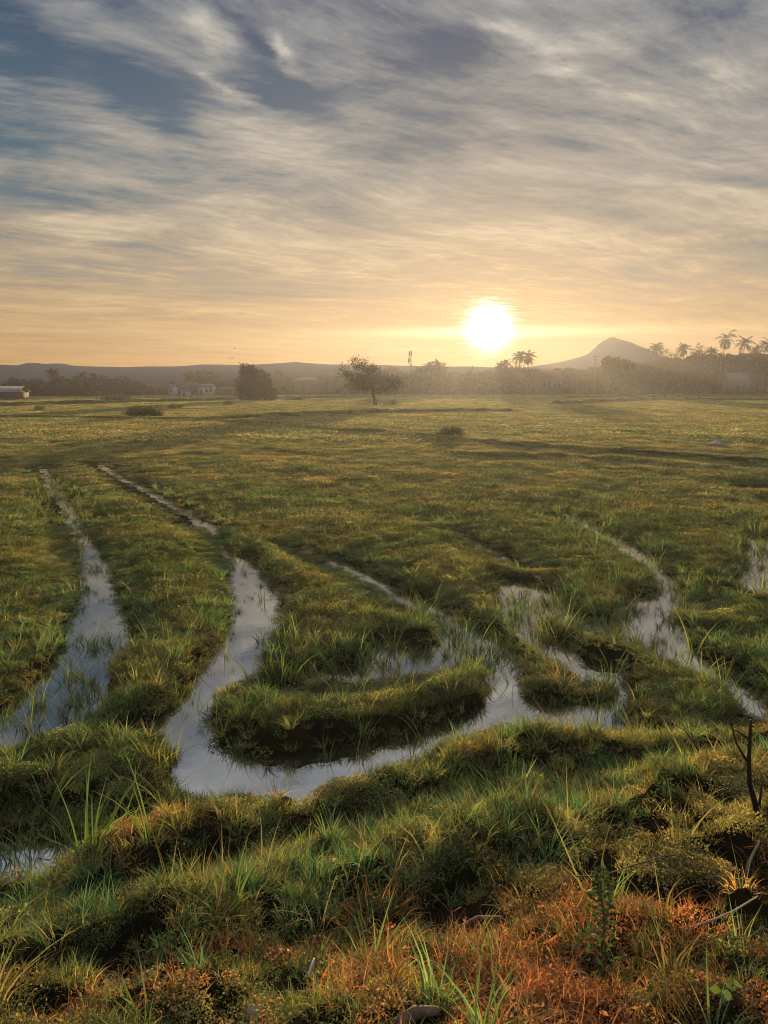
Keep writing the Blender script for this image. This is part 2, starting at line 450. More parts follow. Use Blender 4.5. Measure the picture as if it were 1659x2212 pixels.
def src_obj(name, parts, mat=M_grass, link=True):
    V = []; Q = []; T = []; A = []; n = 0
    for p in parts:
        if len(p) == 4: v, q, t_, a = p
        else: v, q, a = p; t_ = np.zeros((0, 3), int)
        V.append(v); Q.append(q + n); T.append(t_ + n); A.append(a); n += len(v)
    me = mesh_np(name, np.concatenate(V), [np.concatenate(Q), np.concatenate(T)], [mat], fattr={'var': np.concatenate(A)})
    if link:
        o = bpy.data.objects.new(name, me); srccol.objects.link(o); return o
    return me

def disk(n, r):
    a = rng.random(n) * 2 * math.pi; q = np.sqrt(rng.random(n)) * r
    return np.stack([np.cos(a) * q, np.sin(a) * q], 1)

def mat_tuft(nl, r, h, size):
    d = disk(nl, r); rr = np.hypot(d[:, 0], d[:, 1]) / r
    z = h * (1 - .55 * rr ** 2) * (.25 + .75 * rng.random(nl) ** .6)
    return leaflets(np.column_stack([d, z]), size * (.6 + .8 * rng.random(nl)))
def grass_tuft(n, r, h, w, bend, nseg=3):
    d = disk(n, r); b = np.column_stack([d, np.full(n, -.01)])
    az = np.arctan2(d[:, 1], d[:, 0]) + rng.normal(size=n) * .8
    return strips(b, az, h * (.45 + .75 * rng.random(n)), w * (.7 + .6 * rng.random(n)), bend * (.2 + rng.random(n)), nseg, rng.random(n) * 6.28)

K = {}
def reg(kind, o):
    K.setdefault(kind, []).append(len(srccol.objects) - 1)
cnt = 0
def S(kind, parts):
    global cnt
    src_obj('source_%02d_%s' % (cnt, kind), parts); K.setdefault(kind, []).append(cnt); cnt += 1
for k in range(6): S('creeper', [mat_tuft(150, .10, .085, .017), grass_tuft(14, .09, .10, .004, .9)])
for k in range(4): S('short', [grass_tuft(46, .08, .11, .0055, 1.1), mat_tuft(24, .09, .05, .018)])
for k in range(4): S('blades', [grass_tuft(26, .05, .24, .008, .9, 4)])
for k in range(3): S('tall', [grass_tuft(9, .05, .42, .009, .8, 5)])
for k in range(3): S('dry', [grass_tuft(40, .09, .12, .004, 1.6, 3), mat_tuft(40, .09, .06, .014)])
for k in range(4): S('midpatch', [grass_tuft(130, .26, .15, .014, 1.1, 2), mat_tuft(90, .26, .11, .045)])
for k in range(3): S('farpatch', [grass_tuft(170, .8, .20, .05, 1.1, 2), mat_tuft(60, .8, .14, .14)])

# ------------------------------------------------------------------ scatter
GREEN = np.array([.115, .155, .062]); OLIVE = np.array([.215, .20, .08]); GOLD = np.array([.34, .27, .10])
RUST = np.array([.46, .18, .08]); FRESH = np.array([.18, .29, .11]); TEAL = np.array([.07, .19, .10]); STRAW = np.array([.33, .25, .12])

def frame_of(P, z):
    """picture frame coordinates of world points (only used to read the colour patches off the plan)"""
    v = np.column_stack([P, z - H]); fz = v[:, 1] * cp - v[:, 2] * sp_; u = v[:, 1] * sp_ + v[:, 2] * cp
    fz = np.maximum(fz, .1)
    return PW / 2 + F * v[:, 0] / fz, PH / 2 - F * u / fz

def sample(y0, y1, dens, halfw=.62, pad=1.2):
    """dens(y) per m2; stratified thinning"""
    dm = max(dens(y) for y in np.linspace(y0, y1, 30))
    hw = halfw * y1 + pad
    area = 2 * hw * (y1 - y0); n = int(area * dm)
    y = y0 + (y1 - y0) * rng.random(n); x = (rng.random(n) * 2 - 1) * hw
    keep = (np.abs(x) < halfw * y + pad) & (rng.random(n) * dm < np.vectorize(dens)(y))
    return np.stack([x[keep], y[keep]], 1)

pts = []   # (xyz, kind, rot, scale, tint)
def emit(P, z, kind, scl, tint, tilt=.25):
    n = len(P)
    if n == 0: return
    kd = np.array(K[kind])[rng.integers(0, len(K[kind]), n)]
    rot = np.column_stack([rng.normal(size=n) * tilt * .5, rng.normal(size=n) * tilt * .5, rng.random(n) * 6.283])
    pts.append((np.column_stack([P, z]), kd, rot, scl, tint))

def mixc(a, b, t): return a * (1 - t[:, None]) + b * t[:, None]
def tintof(P, z, sd):
    n = len(P); x, y = P.T
    fx, fy = frame_of(P, z)
    n1 = fbm(x * .9, y * .9, 51, 3); n2 = fbm(x * 3, y * 3, 61, 3); n3 = rng.random(n)
    t = mixc(np.tile(GREEN, (n, 1)), np.tile(OLIVE, (n, 1)), sstep(n1 + .35 * (n3 - .5), .35, .68))
    t = mixc(t, np.tile(GOLD, (n, 1)), sstep(n2 + .3 * (n3 - .5), .55, .8) * .4 * (1 - .6 * sstep(y, 15, 40)))
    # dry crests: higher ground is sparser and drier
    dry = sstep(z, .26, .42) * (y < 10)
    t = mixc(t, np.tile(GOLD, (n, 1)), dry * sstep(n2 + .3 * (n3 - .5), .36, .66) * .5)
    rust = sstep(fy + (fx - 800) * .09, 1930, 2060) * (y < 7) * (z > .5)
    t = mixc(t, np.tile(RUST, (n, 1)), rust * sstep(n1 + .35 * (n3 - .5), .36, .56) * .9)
    crest_r = np.exp(-((z - .40) / .06) ** 2) * (y < 10) * (y > 4)  # rusty crest growth, with its sunlit orange also put into the tint
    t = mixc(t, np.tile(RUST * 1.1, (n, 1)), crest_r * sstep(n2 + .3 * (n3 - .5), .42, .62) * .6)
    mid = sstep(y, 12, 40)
    t = mixc(t, t * np.array([1.65, 1.45, 1.75]), mid)  # farther grass lifted and warmed in colour, standing in for sunlit haze
    cl_ = fbm(x * 5, y * 5, 151, 2); q = sstep(y, 14, 40)[:, None]
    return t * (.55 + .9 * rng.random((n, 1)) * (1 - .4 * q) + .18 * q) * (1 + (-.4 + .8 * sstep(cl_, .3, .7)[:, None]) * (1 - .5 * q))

# 1. creeping mat, near and middle ground
P = sample(1.2, 17, lambda y: 420 if y < 6 else (300 if y < 9 else 190))
z, sd = terrain(P, True)
kp = ((sd > -.02) & (z > -.02)) | ((sd > -.16) & (P[:, 1] > 8) & (rng.random(len(P)) < .12)); P, z, sd = P[kp], np.maximum(z[kp], -.03), sd[kp]
n = len(P); n2 = fbm(P[:, 0] * 2.2, P[:, 1] * 2.2, 71, 3)
# bare dark hollows on the banks
zf = terrain(P + np.array([0, -.10])); slope = (z - zf) / .10
hol = (P[:, 1] < 9) & (((z > .05) & (fbm(P[:, 0] * 3.1, P[:, 1] * 3.1, 81, 2) < .40) & (rng.random(n) < .66)) | ((z > .05) & (fbm(P[:, 0] * 8, P[:, 1] * 8, 83, 2) < .41) & (rng.random(n) < .85) & (P[:, 1] < 6.5)) | ((slope > .5) & (rng.random(n) < .6)))
P, z, sd, n2 = P[~hol], z[~hol], sd[~hol], n2[~hol]; n = len(P)
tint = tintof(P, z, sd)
scl = (.7 + .6 * rng.random(n)) * np.interp(P[:, 1], [1.5, 4, 9, 10], [.6, .75, 1.0, 1.3])
edge = np.where(P[:, 1] > 8, np.clip(sd / .5, .3, 1), 1.0) * sidef(P, sd)
isg = rng.random(n) < sstep(n2, .4, .6) * .7 + .1
S3 = np.column_stack([scl, scl, scl * edge])
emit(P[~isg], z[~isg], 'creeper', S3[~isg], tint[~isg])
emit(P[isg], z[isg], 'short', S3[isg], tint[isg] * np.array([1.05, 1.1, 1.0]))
# 2. middle field
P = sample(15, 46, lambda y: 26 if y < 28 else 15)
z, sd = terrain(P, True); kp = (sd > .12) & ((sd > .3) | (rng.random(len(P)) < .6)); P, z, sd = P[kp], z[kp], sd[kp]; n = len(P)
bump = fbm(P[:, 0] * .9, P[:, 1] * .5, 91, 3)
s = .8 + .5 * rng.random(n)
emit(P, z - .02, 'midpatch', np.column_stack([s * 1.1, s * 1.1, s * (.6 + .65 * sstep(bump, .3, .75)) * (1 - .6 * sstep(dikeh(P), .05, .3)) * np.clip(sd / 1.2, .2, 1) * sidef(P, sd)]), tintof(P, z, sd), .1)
# 3. far field
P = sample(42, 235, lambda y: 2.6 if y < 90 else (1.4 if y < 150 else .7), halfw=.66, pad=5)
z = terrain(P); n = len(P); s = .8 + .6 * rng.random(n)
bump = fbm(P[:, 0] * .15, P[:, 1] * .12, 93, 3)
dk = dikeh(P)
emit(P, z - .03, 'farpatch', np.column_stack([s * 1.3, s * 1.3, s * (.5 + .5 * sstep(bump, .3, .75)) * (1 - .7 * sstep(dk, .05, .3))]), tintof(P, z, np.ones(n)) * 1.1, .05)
# 4. upright blades: sprinkled everywhere on the beds, thick in the ditch
P = sample(1.5, 24, lambda y: 14 if y < 5 else (26 if y < 12 else 9))
z, sd = terrain(P, True); kp = (sd > .05) & (sidef(P, sd) > .6); P, z, sd = P[kp], z[kp], sd[kp]; n = len(P)
n1 = fbm(P[:, 0] * 1.3, P[:, 1] * 1.3, 101, 3)
kp = rng.random(n) < sstep(n1, .4, .62); P, z = P[kp], z[kp]; n = len(P)
s = .55 + .5 * rng.random(n)
tt = mixc(np.tile(FRESH, (n, 1)), np.tile(STRAW, (n, 1)), (rng.random(n) < .25) * .8) * (.6 + .7 * rng.random((n, 1)))
emit(P, z, 'blades', np.repeat(s[:, None], 3, 1), tt)
P = sample(2.2, 8.5, lambda y: 150)
z, sd = terrain(P, True); fx, fy = frame_of(P, z)
cl = np.interp(fx, [-300, 0, 300, 600, 900, 1200, 1450, 1700], [2060, 2010, 1965, 1880, 1790, 1735, 1700, 1650])
hw = np.interp(fx, [-300, 300, 800, 1300, 1600], [70, 80, 90, 70, 40])
prob = np.exp(-((fy - cl) / hw) ** 2) * (.25 + .75 * sstep(fbm(P[:, 0] * 1.5, P[:, 1] * 1.5, 111, 3), .38, .6))
kp = (rng.random(len(P)) < prob) & (z > .03); P, z, fx = P[kp], z[kp], fx[kp]; n = len(P)
tt = mixc(np.tile(FRESH * .8, (n, 1)), np.tile(TEAL, (n, 1)), rng.random(n)); yl = rng.random(n) < .2
tt[yl] = OLIVE * 1.2
emit(P, z, 'blades', np.repeat((.38 + .5 * rng.random(n))[:, None], 3, 1), tt * (.7 + .6 * rng.random((n, 1))))
P = sample(4.5, 20, lambda y: 60 if y < 10 else 34)
z, sd = terrain(P, True); kp = (sd > .04) & (z > -.02); P, z, sd = P[kp], z[kp], sd[kp]; n = len(P)
s = (.22 + .42 * rng.random(n) ** 2) * sidef(P, sd)
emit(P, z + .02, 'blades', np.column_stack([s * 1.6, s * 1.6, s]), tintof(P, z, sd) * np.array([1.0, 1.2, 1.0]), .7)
# 5. reeds standing in the water
reed = [((700,1320,1120,1470), 26), ((130,1380,270,1600), 30), ((1080,1300,1340,1560), 30), ((1330,1270,1480,1420), 40), ((1080,1250,1340,1330), 30), ((1200,1110,1440,1290), 24), ((1480,1420,1659,1560), 30), ((0,1470,170,1600), 26), ((0,1800,260,1925), 45),
        ((1590,1150,1780,1290), 40), ((480,1190,600,1330), 6), ((160,1160,260,1320), 8), ((560,1380,700,1480), 30), ((700,1560,1100,1660), 5), ((60,1040,180,1150), 14), ((900,1300,1100,1450), 14)]
for (x0, y0, x1, y1), dn in reed:
    a = gp(x0, y0); b = gp(x1, y0); c = gp(x0, y1); d = gp(x1, y1)
    xa = min(a[0], c[0]); xb = max(b[0], d[0]); ya, yb = c[1], a[1]
    n = int((xb - xa) * (yb - ya) * dn * 1.3)
    P = np.column_stack([xa + (xb - xa) * rng.random(n), ya + (yb - ya) * rng.random(n)])
    z = terrain(P); fx, fy = frame_of(P, np.zeros(n))
    kp = (fx > x0) & (fx < x1) & (fy > y0) & (fy < y1) & (z < .12) & (rng.random(n) < sstep(fbm(P[:, 0] * 2, P[:, 1] * 2, 121, 2), .35, .6))
    P, z = P[kp], z[kp]; n = len(P)
    if n == 0: continue
    tt = mixc(np.tile(OLIVE * .8, (n, 1)), np.tile(FRESH, (n, 1)), rng.random(n)) * (.5 + .8 * rng.random((n, 1)))
    s = .55 + .6 * rng.random(n)
    h_ = rng.random(n) < .5
    emit(P[h_], np.maximum(z[h_], -.03), 'tall', np.repeat(s[h_, None], 3, 1), tt[h_])
    emit(P[~h_], np.maximum(z[~h_], -.03), 'blades', np.repeat(s[~h_, None], 3, 1) * .9, tt[~h_])
P = sample(6.5, 32, lambda y: 34 if y < 12 else (20 if y < 20 else 12))
z, sd = terrain(P, True); n = len(P)
kp = (z < .0) & (rng.random(n) < np.where(sd > -.12, .60, .20) * sstep(fbm(P[:, 0] * 2.4, P[:, 1] * 2.4, 141, 2), .3, .6)); P, z = P[kp], z[kp]; n = len(P)
s = np.interp(P[:, 1], [6, 12, 30], [.45, .5, .6]) * (.6 + .7 * rng.random(n))
emit(P, np.full(n, -.03), 'blades', np.column_stack([s * 1.2, s * 1.2, s]), mixc(np.tile(GREEN * .35, (n, 1)), np.tile(OLIVE, (n, 1)), rng.random(n) ** 2) * .8, .6)
# tall wisps on the hollow at the left and on the banks
P = sample(2.5, 9, lambda y: 7)
z, sd = terrain(P, True); n = len(P)
kp = (z > -.1) & (rng.random(n) < .6); P, z = P[kp], z[kp]; n = len(P)
emit(P, z, 'tall', np.repeat((.5 + .5 * rng.random(n))[:, None], 3, 1), mixc(np.tile(FRESH, (n, 1)), np.tile(STRAW, (n, 1)), rng.random(n)) * .8)
# 6. dry weeds on the front bank
P = sample(1.2, 5.5, lambda y: 170)
z, sd = terrain(P, True); fx, fy = frame_of(P, z); n = len(P)
prob = sstep(fy + (fx - 800) * .2, 1990, 2130) * sstep(fbm(P[:, 0] * 2.1, P[:, 1] * 2.1, 131, 3), .44, .6) * (z > .55)
kp = rng.random(n) < prob; P, z = P[kp], z[kp]; n = len(P)
tt = mixc(np.tile(RUST, (n, 1)), np.tile(STRAW * .8, (n, 1)), rng.random(n) * .6) * (.5 + .8 * rng.random((n, 1)))
emit(P, z + .02, 'dry', np.repeat((.5 + .7 * rng.random(n))[:, None], 3, 1), tt, .8)

XYZ = np.concatenate([p[0] for p in pts]); KD = np.concatenate([p[1] for p in pts]); RT = np.concatenate([p[2] for p in pts])
SC = np.concatenate([p[3] for p in pts]); TT = np.concatenate([p[4] for p in pts])
print('grass instances', len(XYZ))
me = bpy.data.meshes.new('grass')
me.vertices.add(len(XYZ)); me.vertices.foreach_set('co', XYZ.astype(np.float32).ravel())
for k, a in (('rot', RT), ('scl', SC), ('tint', TT)):
    at = me.attributes.new(k, 'FLOAT_VECTOR', 'POINT'); at.data.foreach_set('vector', a.astype(np.float32).ravel())
at = me.attributes.new('kindex', 'INT', 'POINT'); at.data.foreach_set('value', KD.astype(np.int32))
me.materials.append(M_grass)
grass = obj('grass', me)
tag(grass, 'short green and golden grass and creeping weeds covering the paddy beds and banks', 'grass', kind='stuff')
ng = bpy.data.node_groups.new('grass_scatter', 'GeometryNodeTree')
ng.interface.new_socket('Geometry', in_out='INPUT', socket_type='NodeSocketGeometry')
ng.interface.new_socket('Geometry', in_out='OUTPUT', socket_type='NodeSocketGeometry')
gi = ng.nodes.new('NodeGroupInput'); go = ng.nodes.new('NodeGroupOutput')
ci = ng.nodes.new('GeometryNodeCollectionInfo'); ci.inputs['Collection'].default_value = srccol
ci.inputs['Separate Children'].default_value = True; ci.inputs['Reset Children'].default_value = True
ip = ng.nodes.new('GeometryNodeInstanceOnPoints'); ip.inputs['Pick Instance'].default_value = True
m2p = ng.nodes.new('GeometryNodeMeshToPoints')
def named(n, t):
    a = ng.nodes.new('GeometryNodeInputNamedAttribute'); a.data_type = t; a.inputs['Name'].default_value = n; return a.outputs['Attribute']
ng.links.new(gi.outputs[0], ip.inputs['Points'])
ng.links.new(ci.outputs[0], ip.inputs['Instance'])
ng.links.new(named('kindex', 'INT'), ip.inputs['Instance Index'])
ng.links.new(named('rot', 'FLOAT_VECTOR'), ip.inputs['Rotation'])
ng.links.new(named('scl', 'FLOAT_VECTOR'), ip.inputs['Scale'])
ng.links.new(ip.outputs[0], go.inputs[0])
ng.nodes.remove(m2p)
md = grass.modifiers.new('scatter', 'NODES'); md.node_group = ng

# ------------------------------------------------------------------ hills
prof = [(-900,1172),(-400,1150),(-150,1166),(0,1163),(60,1165),(100,1157),(118,1157),(150,1161),(175,1159),(210,1160),(235,1166),(320,1169),(400,1170),(460,1168),(550,1168),(600,1166),(650,1163),(780,1164),(850,1161),(900,1158),(930,1155),(950,1154),(1000,1158),(1060,1163),(1150,1162),(1250,1165),(1400,1168),(1500,1169),(1560,1171),(1620,1170),(1680,1171),(1800,1178),(1900,1188),(2100,1186),(2449,1180),(3000,1170),(3500,1165)]
def hills(name, pr, D, depth, rough, seed):
    nx, ny = 700, 26
    xs = np.linspace(pr[0][0], pr[-1][0], nx)
    top = np.interp(xs, [p[0] for p in pr], [p[1] for p in pr])
    wx = (xs * PW / 2449 - PW / 2) / F / 1.0137 * D
    hz = np.array([hgt(t_, D) for t_ in top])
    V = []
    for j in range(ny):
        v = j / (ny - 1); yv = D - depth * .5 + depth * v
        prof_ = math.sin(math.pi * v) ** .8
        nz = (fbm(wx * .05, np.full(nx, yv * .05), seed, 4) - .5) * rough * prof_ * 2
        nz += (vnoise(wx * .6, np.full(nx, yv * .6), seed + 3) - .5) * rough * .25
        V.append(np.column_stack([wx, np.full(nx, yv), hz * prof_ + nz * (1 - math.exp(-((v - .5) / .1) ** 2) * .7) - 1.0 * (1 - prof_)]))
    V = np.concatenate(V)
    i = np.arange(ny - 1)[:, None] * nx + np.arange(nx - 1)[None]
    Q = np.stack([i, i + 1, i + nx + 1, i + nx], -1).reshape(-1, 4)
    o = obj(name, mesh_np(name, V, Q, [M_hill], smooth=True)); tag(o, kind='structure'); return o
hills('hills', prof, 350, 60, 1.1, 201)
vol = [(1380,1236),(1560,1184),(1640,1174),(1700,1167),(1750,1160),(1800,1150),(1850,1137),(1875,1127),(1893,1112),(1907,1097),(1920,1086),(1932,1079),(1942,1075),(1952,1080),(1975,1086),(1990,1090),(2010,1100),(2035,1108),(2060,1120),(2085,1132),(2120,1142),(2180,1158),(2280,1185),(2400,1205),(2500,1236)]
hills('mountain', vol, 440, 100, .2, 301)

# ------------------------------------------------------------------ trees
def crown_pts(lobes, n):
    """lobes: (cx,cy,cz,rx,ry,rz,weight)"""
    w = np.array([l[6] if len(l) > 6 else l[3] * l[4] * l[5] for l in lobes], float); w /= w.sum()
    out = []
    for l, k in zip(lobes, rng.multinomial(n, w)):
        d = rng.normal(size=(k, 3)); d /= np.linalg.norm(d, axis=1)[:, None]
        r = .35 + .65 * rng.random(k) ** .45
        out.append(np.array(l[:3]) + d * r[:, None] * np.array(l[3:6]))
    return np.concatenate(out)

def leaf_crown(name, lobes, n, size, mat, clump=9, spread=.35):
    """clusters of leaves around clump centres so gaps open between clumps"""
    nc = max(8, n // clump)
    c = crown_pts(lobes, nc)
    c = np.repeat(c, clump, 0) + rng.normal(size=(nc * clump, 3)) * spread * np.mean([l[3] for l in lobes]) * .5
    v, q, a = leaflets(c, size * (.6 + .8 * rng.random(len(c))), .75)
    return mesh_np(name, v, q, [mat], fattr={'var': a})

def trunk_mesh(name, h, r, lean=0.0, limbs=5, lh=.5, mat=M_bark, reach=.3):
    mb = MB()
    p = [np.array([lean * h * (max(t, 0) ** 1.3) + .02 * h * math.sin(5 * t), .02 * h * math.sin(3 * t + 1), h * t]) for t in np.linspace(-.02, .95, 8)]
    mb.tube(p, [r * (1.3 - .9 * t) for t in np.linspace(0, 1, 8)], 7)
    for k in range(limbs):
        a = k * 2.4 + random.random(); t0 = lh + .35 * k / max(1, limbs)
        b = np.array([lean * h * t0 ** 1.3 + .02 * h * math.sin(5 * t0), .02 * h * math.sin(3 * t0 + 1), h * t0]); L = h * reach * (1 - .3 * k / max(1, limbs))
        q = [b + np.array([math.cos(a) * L * s, math.sin(a) * L * s, L * .8 * s ** .8]) for s in (0, .35, .7, 1)]
        mb.tube(q, [r * .5, r * .38, r * .25, r * .1], 5)
    return mb.build(name, [mat], True)

def palm_meshes(h, nf=20, fl=2.6, seed=0, droop=1.0, spread=1.0):
    rs = np.random.default_rng(seed)
    mb = MB()
    lean = rs.normal() * .06
    P_ = [np.array([lean * h * t * t + .15 * math.sin(3 * t), .05 * h * lean * t, h * t]) for t in np.linspace(-.01, 1, 10)]
    mb.tube(P_, [.24 - .11 * t for t in np.linspace(0, 1, 10)], 7)
    trunk = mb.build('palm_trunk', [M_bark], True)
    top = P_[-1]; V = []; Q = []; A = []; n = 0
    for k in range(nf):
        az = k * 2.39996 + rs.normal() * .2; el = R(78) - (k / nf) * R(115) * droop + rs.normal() * .12
        L = fl * (.8 + .35 * rs.random()); seg = 9; pts_ = [top.copy()]; e = el
        for s in range(seg):
            st = L / seg; pts_.append(pts_[-1] + np.array([math.cos(az) * math.cos(e), math.sin(az) * math.cos(e), math.sin(e)]) * st); e -= R(9) * (.6 + s * .14) * droop
        side = np.array([-math.sin(az), math.cos(az), 0]); va = rs.random()
        for s in range(seg):
            a, b = pts_[s], pts_[s + 1]; w = .07
            V += [a - side * w, a + side * w, b + side * w, b - side * w]; Q.append((n, n + 1, n + 2, n + 3)); n += 4; A += [va] * 4
            if s == 0: continue
            for u in (.25, .75):
                c = a + (b - a) * u; ll = L * .25 * math.sin(math.pi * min(.97, (s + u) / seg + .08)) ** .6 * spread
                fw = (b - a) / np.linalg.norm(b - a)
                for sg in (-1, 1):
                    tip = c + side * sg * ll * .8 + fw * ll * .55 + np.array([0, 0, -ll * .5 * (.5 + rs.random())])
                    V += [c - fw * .10, c + fw * .10, tip + fw * .05, tip - fw * .05]; Q.append((n, n + 1, n + 2, n + 3)); n += 4; A += [va] * 4
    fr = mesh_np('fronds', np.array(V), np.array(Q), [M_palmleaf], fattr={'var': np.array(A)})
    return trunk, fr

palm_src = {}
def palm(srcx, topy, D, label, nf=20, fl=2.6, seed=0, droop=1.0, group='coconut palms along the far treeline'):
    fl = fl * .78; b = atd(sx(srcx), 832, D); h = hgt(topy, D) + .1
    x = b[0]; e = empty('coconut_palm', (x, D, 0.0), rz=(seed * 1.7) % 6.28)
    tr, fr = palm_meshes(max(h - fl * .30, 2.5), nf, fl, seed, droop)
    obj('trunk', tr, e); obj('fronds', fr, e)
    tag(e, label, 'palm tree', group); return e

def tree(srcx, topy, wpx, D, label, mat=M_tree, n=1400, shape='round', name='broadleaf_tree', cat='tree', size=None, lean=0.0, seed=0, group=None, basez=0.0):
    x = atd(sx(srcx), 832, D)[0]; h = hgt(topy, D) * 1.05; w = sx(wpx) * 1.08 / F * D * .5
    e = empty(name, (x, D, basez), rz=0)
    if shape == 'round': lobes = [(0, 0, h * .62, w, w * .8, h * .36), (-w * .45, 0, h * .55, w * .6, w * .6, h * .25), (w * .5, .2, h * .5, w * .55, w * .6, h * .26), (w * .1, 0, h * .82, w * .5, w * .5, h * .18)]
    elif shape == 'umbrella': lobes = [(0, 0, h * .82, w, w * .8, h * .16), (-w * .5, 0, h * .72, w * .5, w * .5, h * .13), (w * .55, 0, h * .68, w * .45, w * .5, h * .14), (0, 0, h * .55, w * .6, w * .6, h * .2)]
    elif shape == 'clumps': lobes = [(rng.uniform(-.8, .8) * w, 0, h * rng.uniform(.45, .85), w * .38, w * .4, h * .14, 1) for _ in range(7)] + [(0, 0, h * .5, w * .9, w * .7, h * .3, 3)]
    else: lobes = shape(w, h)
    sz = size or max(.35, w * .16)
    obj('trunk', trunk_mesh('trunk', h * .75, max(.12, h * .022), lean, 5, .4), e)
    obj('crown', leaf_crown('crown', lobes, n, sz, mat), e)
    tag(e, label, cat, group or 'broadleaf trees along the far treeline'); return e

DL, DM, DR = 215.0, 265.0, 275.0
# left side
tree(62, 1205, 62, DL, 'round spreading tree with a gap in its crown beside the far left roof', M_tree2, shape='clumps')
palm(172, 1184, DL, 'tallest feathery palm of the left treeline, left of the grove', 24, 2.9, 3)
palm(200, 1204, DL + 6, 'small thin palm just right of the tallest palm at left', 14, 1.8, 5)
palm(240, 1203, DL, 'short palm between the small thin palm and the narrow upright palm at left', 14, 2.0, 7)
palm(268, 1190, DL + 4, 'narrow upright palm, second tallest in the left grove', 20, 2.2, 8)
palm(298, 1196, DL, 'slim palm just right of the narrow upright palm in the left grove', 18, 2.0, 9)
palm(326, 1201, DL + 5, 'slim palm at the right end of the left palm row', 16, 2.0, 10)
tree(125, 1212, 50, DL + 3, 'low leafy tree between the far left round tree and the tallest left palm', M_tree2, shape='round')
tree(355, 1204, 48, DL, 'bushy tree topping the right half of the left grove', M_tree, shape='clumps')
tree(388, 1203, 44, DL + 4, 'bushy tree at the right shoulder of the left grove', M_tree, shape='clumps')
tree(432, 1218, 46, DL, 'small low tree left of the long rusty roof', M_tree2)
tree(640, 1191, 84, DM, 'dome shaped dark tree standing right behind the white house', M_tree, 1800, 'umbrella')
tree(708, 1217, 50, DM, 'low tree between the white house and the tall dark tree', M_tree)
tree(745, 1211, 42, DM + 4, 'low tree touching the left side of the tall dark tree', M_tree)
def colshape(w, h):
    return [(-w * .45, 0, h * .5, w * .58, w * .6, h * .34, 5), (-w * .48, 0, h * .28, w * .52, w * .6, h * .3, 4), (-w * .42, 0, h * .84, w * .36, w * .4, h * .16, 2.5), (w * .02, 0, h * .68, w * .38, w * .4, h * .2, 2), (w * .42, 0, h * .58, w * .36, w * .4, h * .22, 2), (w * .15, 0, h * .3, w * .6, w * .6, h * .32, 5), (w * .75, 0, h * .16, w * .25, w * .3, h * .2, 1)]
tree(818, 1168, 116, 150, 'tall dense dark green tree like a solid block, tallest on the left half', M_dark, 9000, colshape, size=.32, name='dense_tree')
tree(870, 1203, 60, DM, 'low grey green tree just right of the tall dark block tree', M_tree2)
palm(893, 1186, DM, 'small palm with spiky fronds right of the tall dark tree', 20, 3.2, 15)
tree(912, 1196, 36, DM + 5, 'small tree beside the spiky palm right of the dark tree', M_tree)
tree(965, 1208, 90, DM, 'wide low tree mass between the spiky palm and the leaning tree', M_tree2, 1500, 'clumps')
tree(1062, 1196, 64, DM, 'low clumped tree just left of the open crowned leaning tree', M_tree, 1200, 'clumps')
# nearer leaning tree with open crown, standing in the field
def leanshape(w, h):
    return [(-w * .42, 0, h * .90, w * .30, w * .3, h * .085, 1.0), (-w * .36, 0, h * .80, w * .26, w * .3, h * .07, .9), (-w * .86, 0, h * .72, w * .13, w * .2, h * .11, .5), (-w * .68, 0, h * .66, w * .14, w * .2, h * .08, .5),
            (-w * .02, 0, h * .75, w * .22, w * .3, h * .07, 1.2), (-w * .12, 0, h * .60, w * .62, w * .5, h * .09, 3.5), (w * .1, 0, h * .45, w * .75, w * .6, h * .14, 6), (-w * .35, 0, h * .46, w * .5, w * .4, h * .12, 3), (w * .6, 0, h * .5, w * .33, w * .4, h * .12, 2)]
D82 = gp(sx(1205), 880)[1]
lt = tree(1192, 1146, 200, D82, 'open crowned tree with a leaning trunk standing out in the field', M_tree2, 6500, leanshape, size=.22, name='leaning_tree', group='trees standing in the field')
for ch in list(lt.children):
    if ch.name.startswith('trunk'):
        mb = MB(); hh = hgt(1141, D82)
        tp = [(.35, 0, -.1), (.15, 0, hh * .12), (-.1, 0, hh * .25), (-.35, 0, hh * .42), (-.7, .1, hh * .6), (-1.3, .1, hh * .85)]
        mb.tube(tp, [.32, .26, .2, .17, .12, .05], 8)
        for q in ([(-.1, 0, hh * .25), (.8, .2, hh * .42), (1.8, .3, hh * .52)], [(-.35, 0, hh * .42), (-1.6, .2, hh * .6), (-2.4, .1, hh * .7)], [(-.5, 0, hh * .5), (0, .3, hh * .72)], [(-.7, 0, hh * .6), (-.9, .3, hh * .9)], [(-.9, 0, hh * .7), (-1.9, .1, hh * .88)], [(-.9, 0, hh * .7), (-.4, .1, hh * .92)], [(.2, 0, hh * .08), (.7, 0, hh * .17)]):
            mb.tube(q, np.linspace(.1, .03, len(q)), 5)
        ch.data = mb.build('trunk', [M_bark], True)
tree(1255, 1177, 66, DM, 'umbrella shaped tree just right of the open crowned leaning tree', M_tree, 1200, 'umbrella')
tree(1292, 1194, 40, DM, 'small round tree at the foot of the antenna mast', M_tree)
palm(1340, 1174, DM, 'ragged palm just right of the antenna mast', 20, 3.6, 21)
palm(1376, 1164, DM, 'left and fuller palm of the pair below the sun', 22, 4.0, 22)
palm(1394, 1156, DM + 6, 'taller palm of the pair left of the sun', 22, 3.8, 23)
palm(1411, 1170, DM - 6, 'star shaped palm with long fronds on the right of the pair', 16, 5.0, 24)
tree(1375, 1196, 70, DM, 'leafy bush tree beneath the pair of palms left of the sun', M_tree2)
tree(1466, 1192, 22, DM, 'tiny treetop right of the star shaped palm', M_tree, 500)
tree(1486, 1192, 22, DM, 'tiny treetop below the left edge of the sun', M_tree, 500)
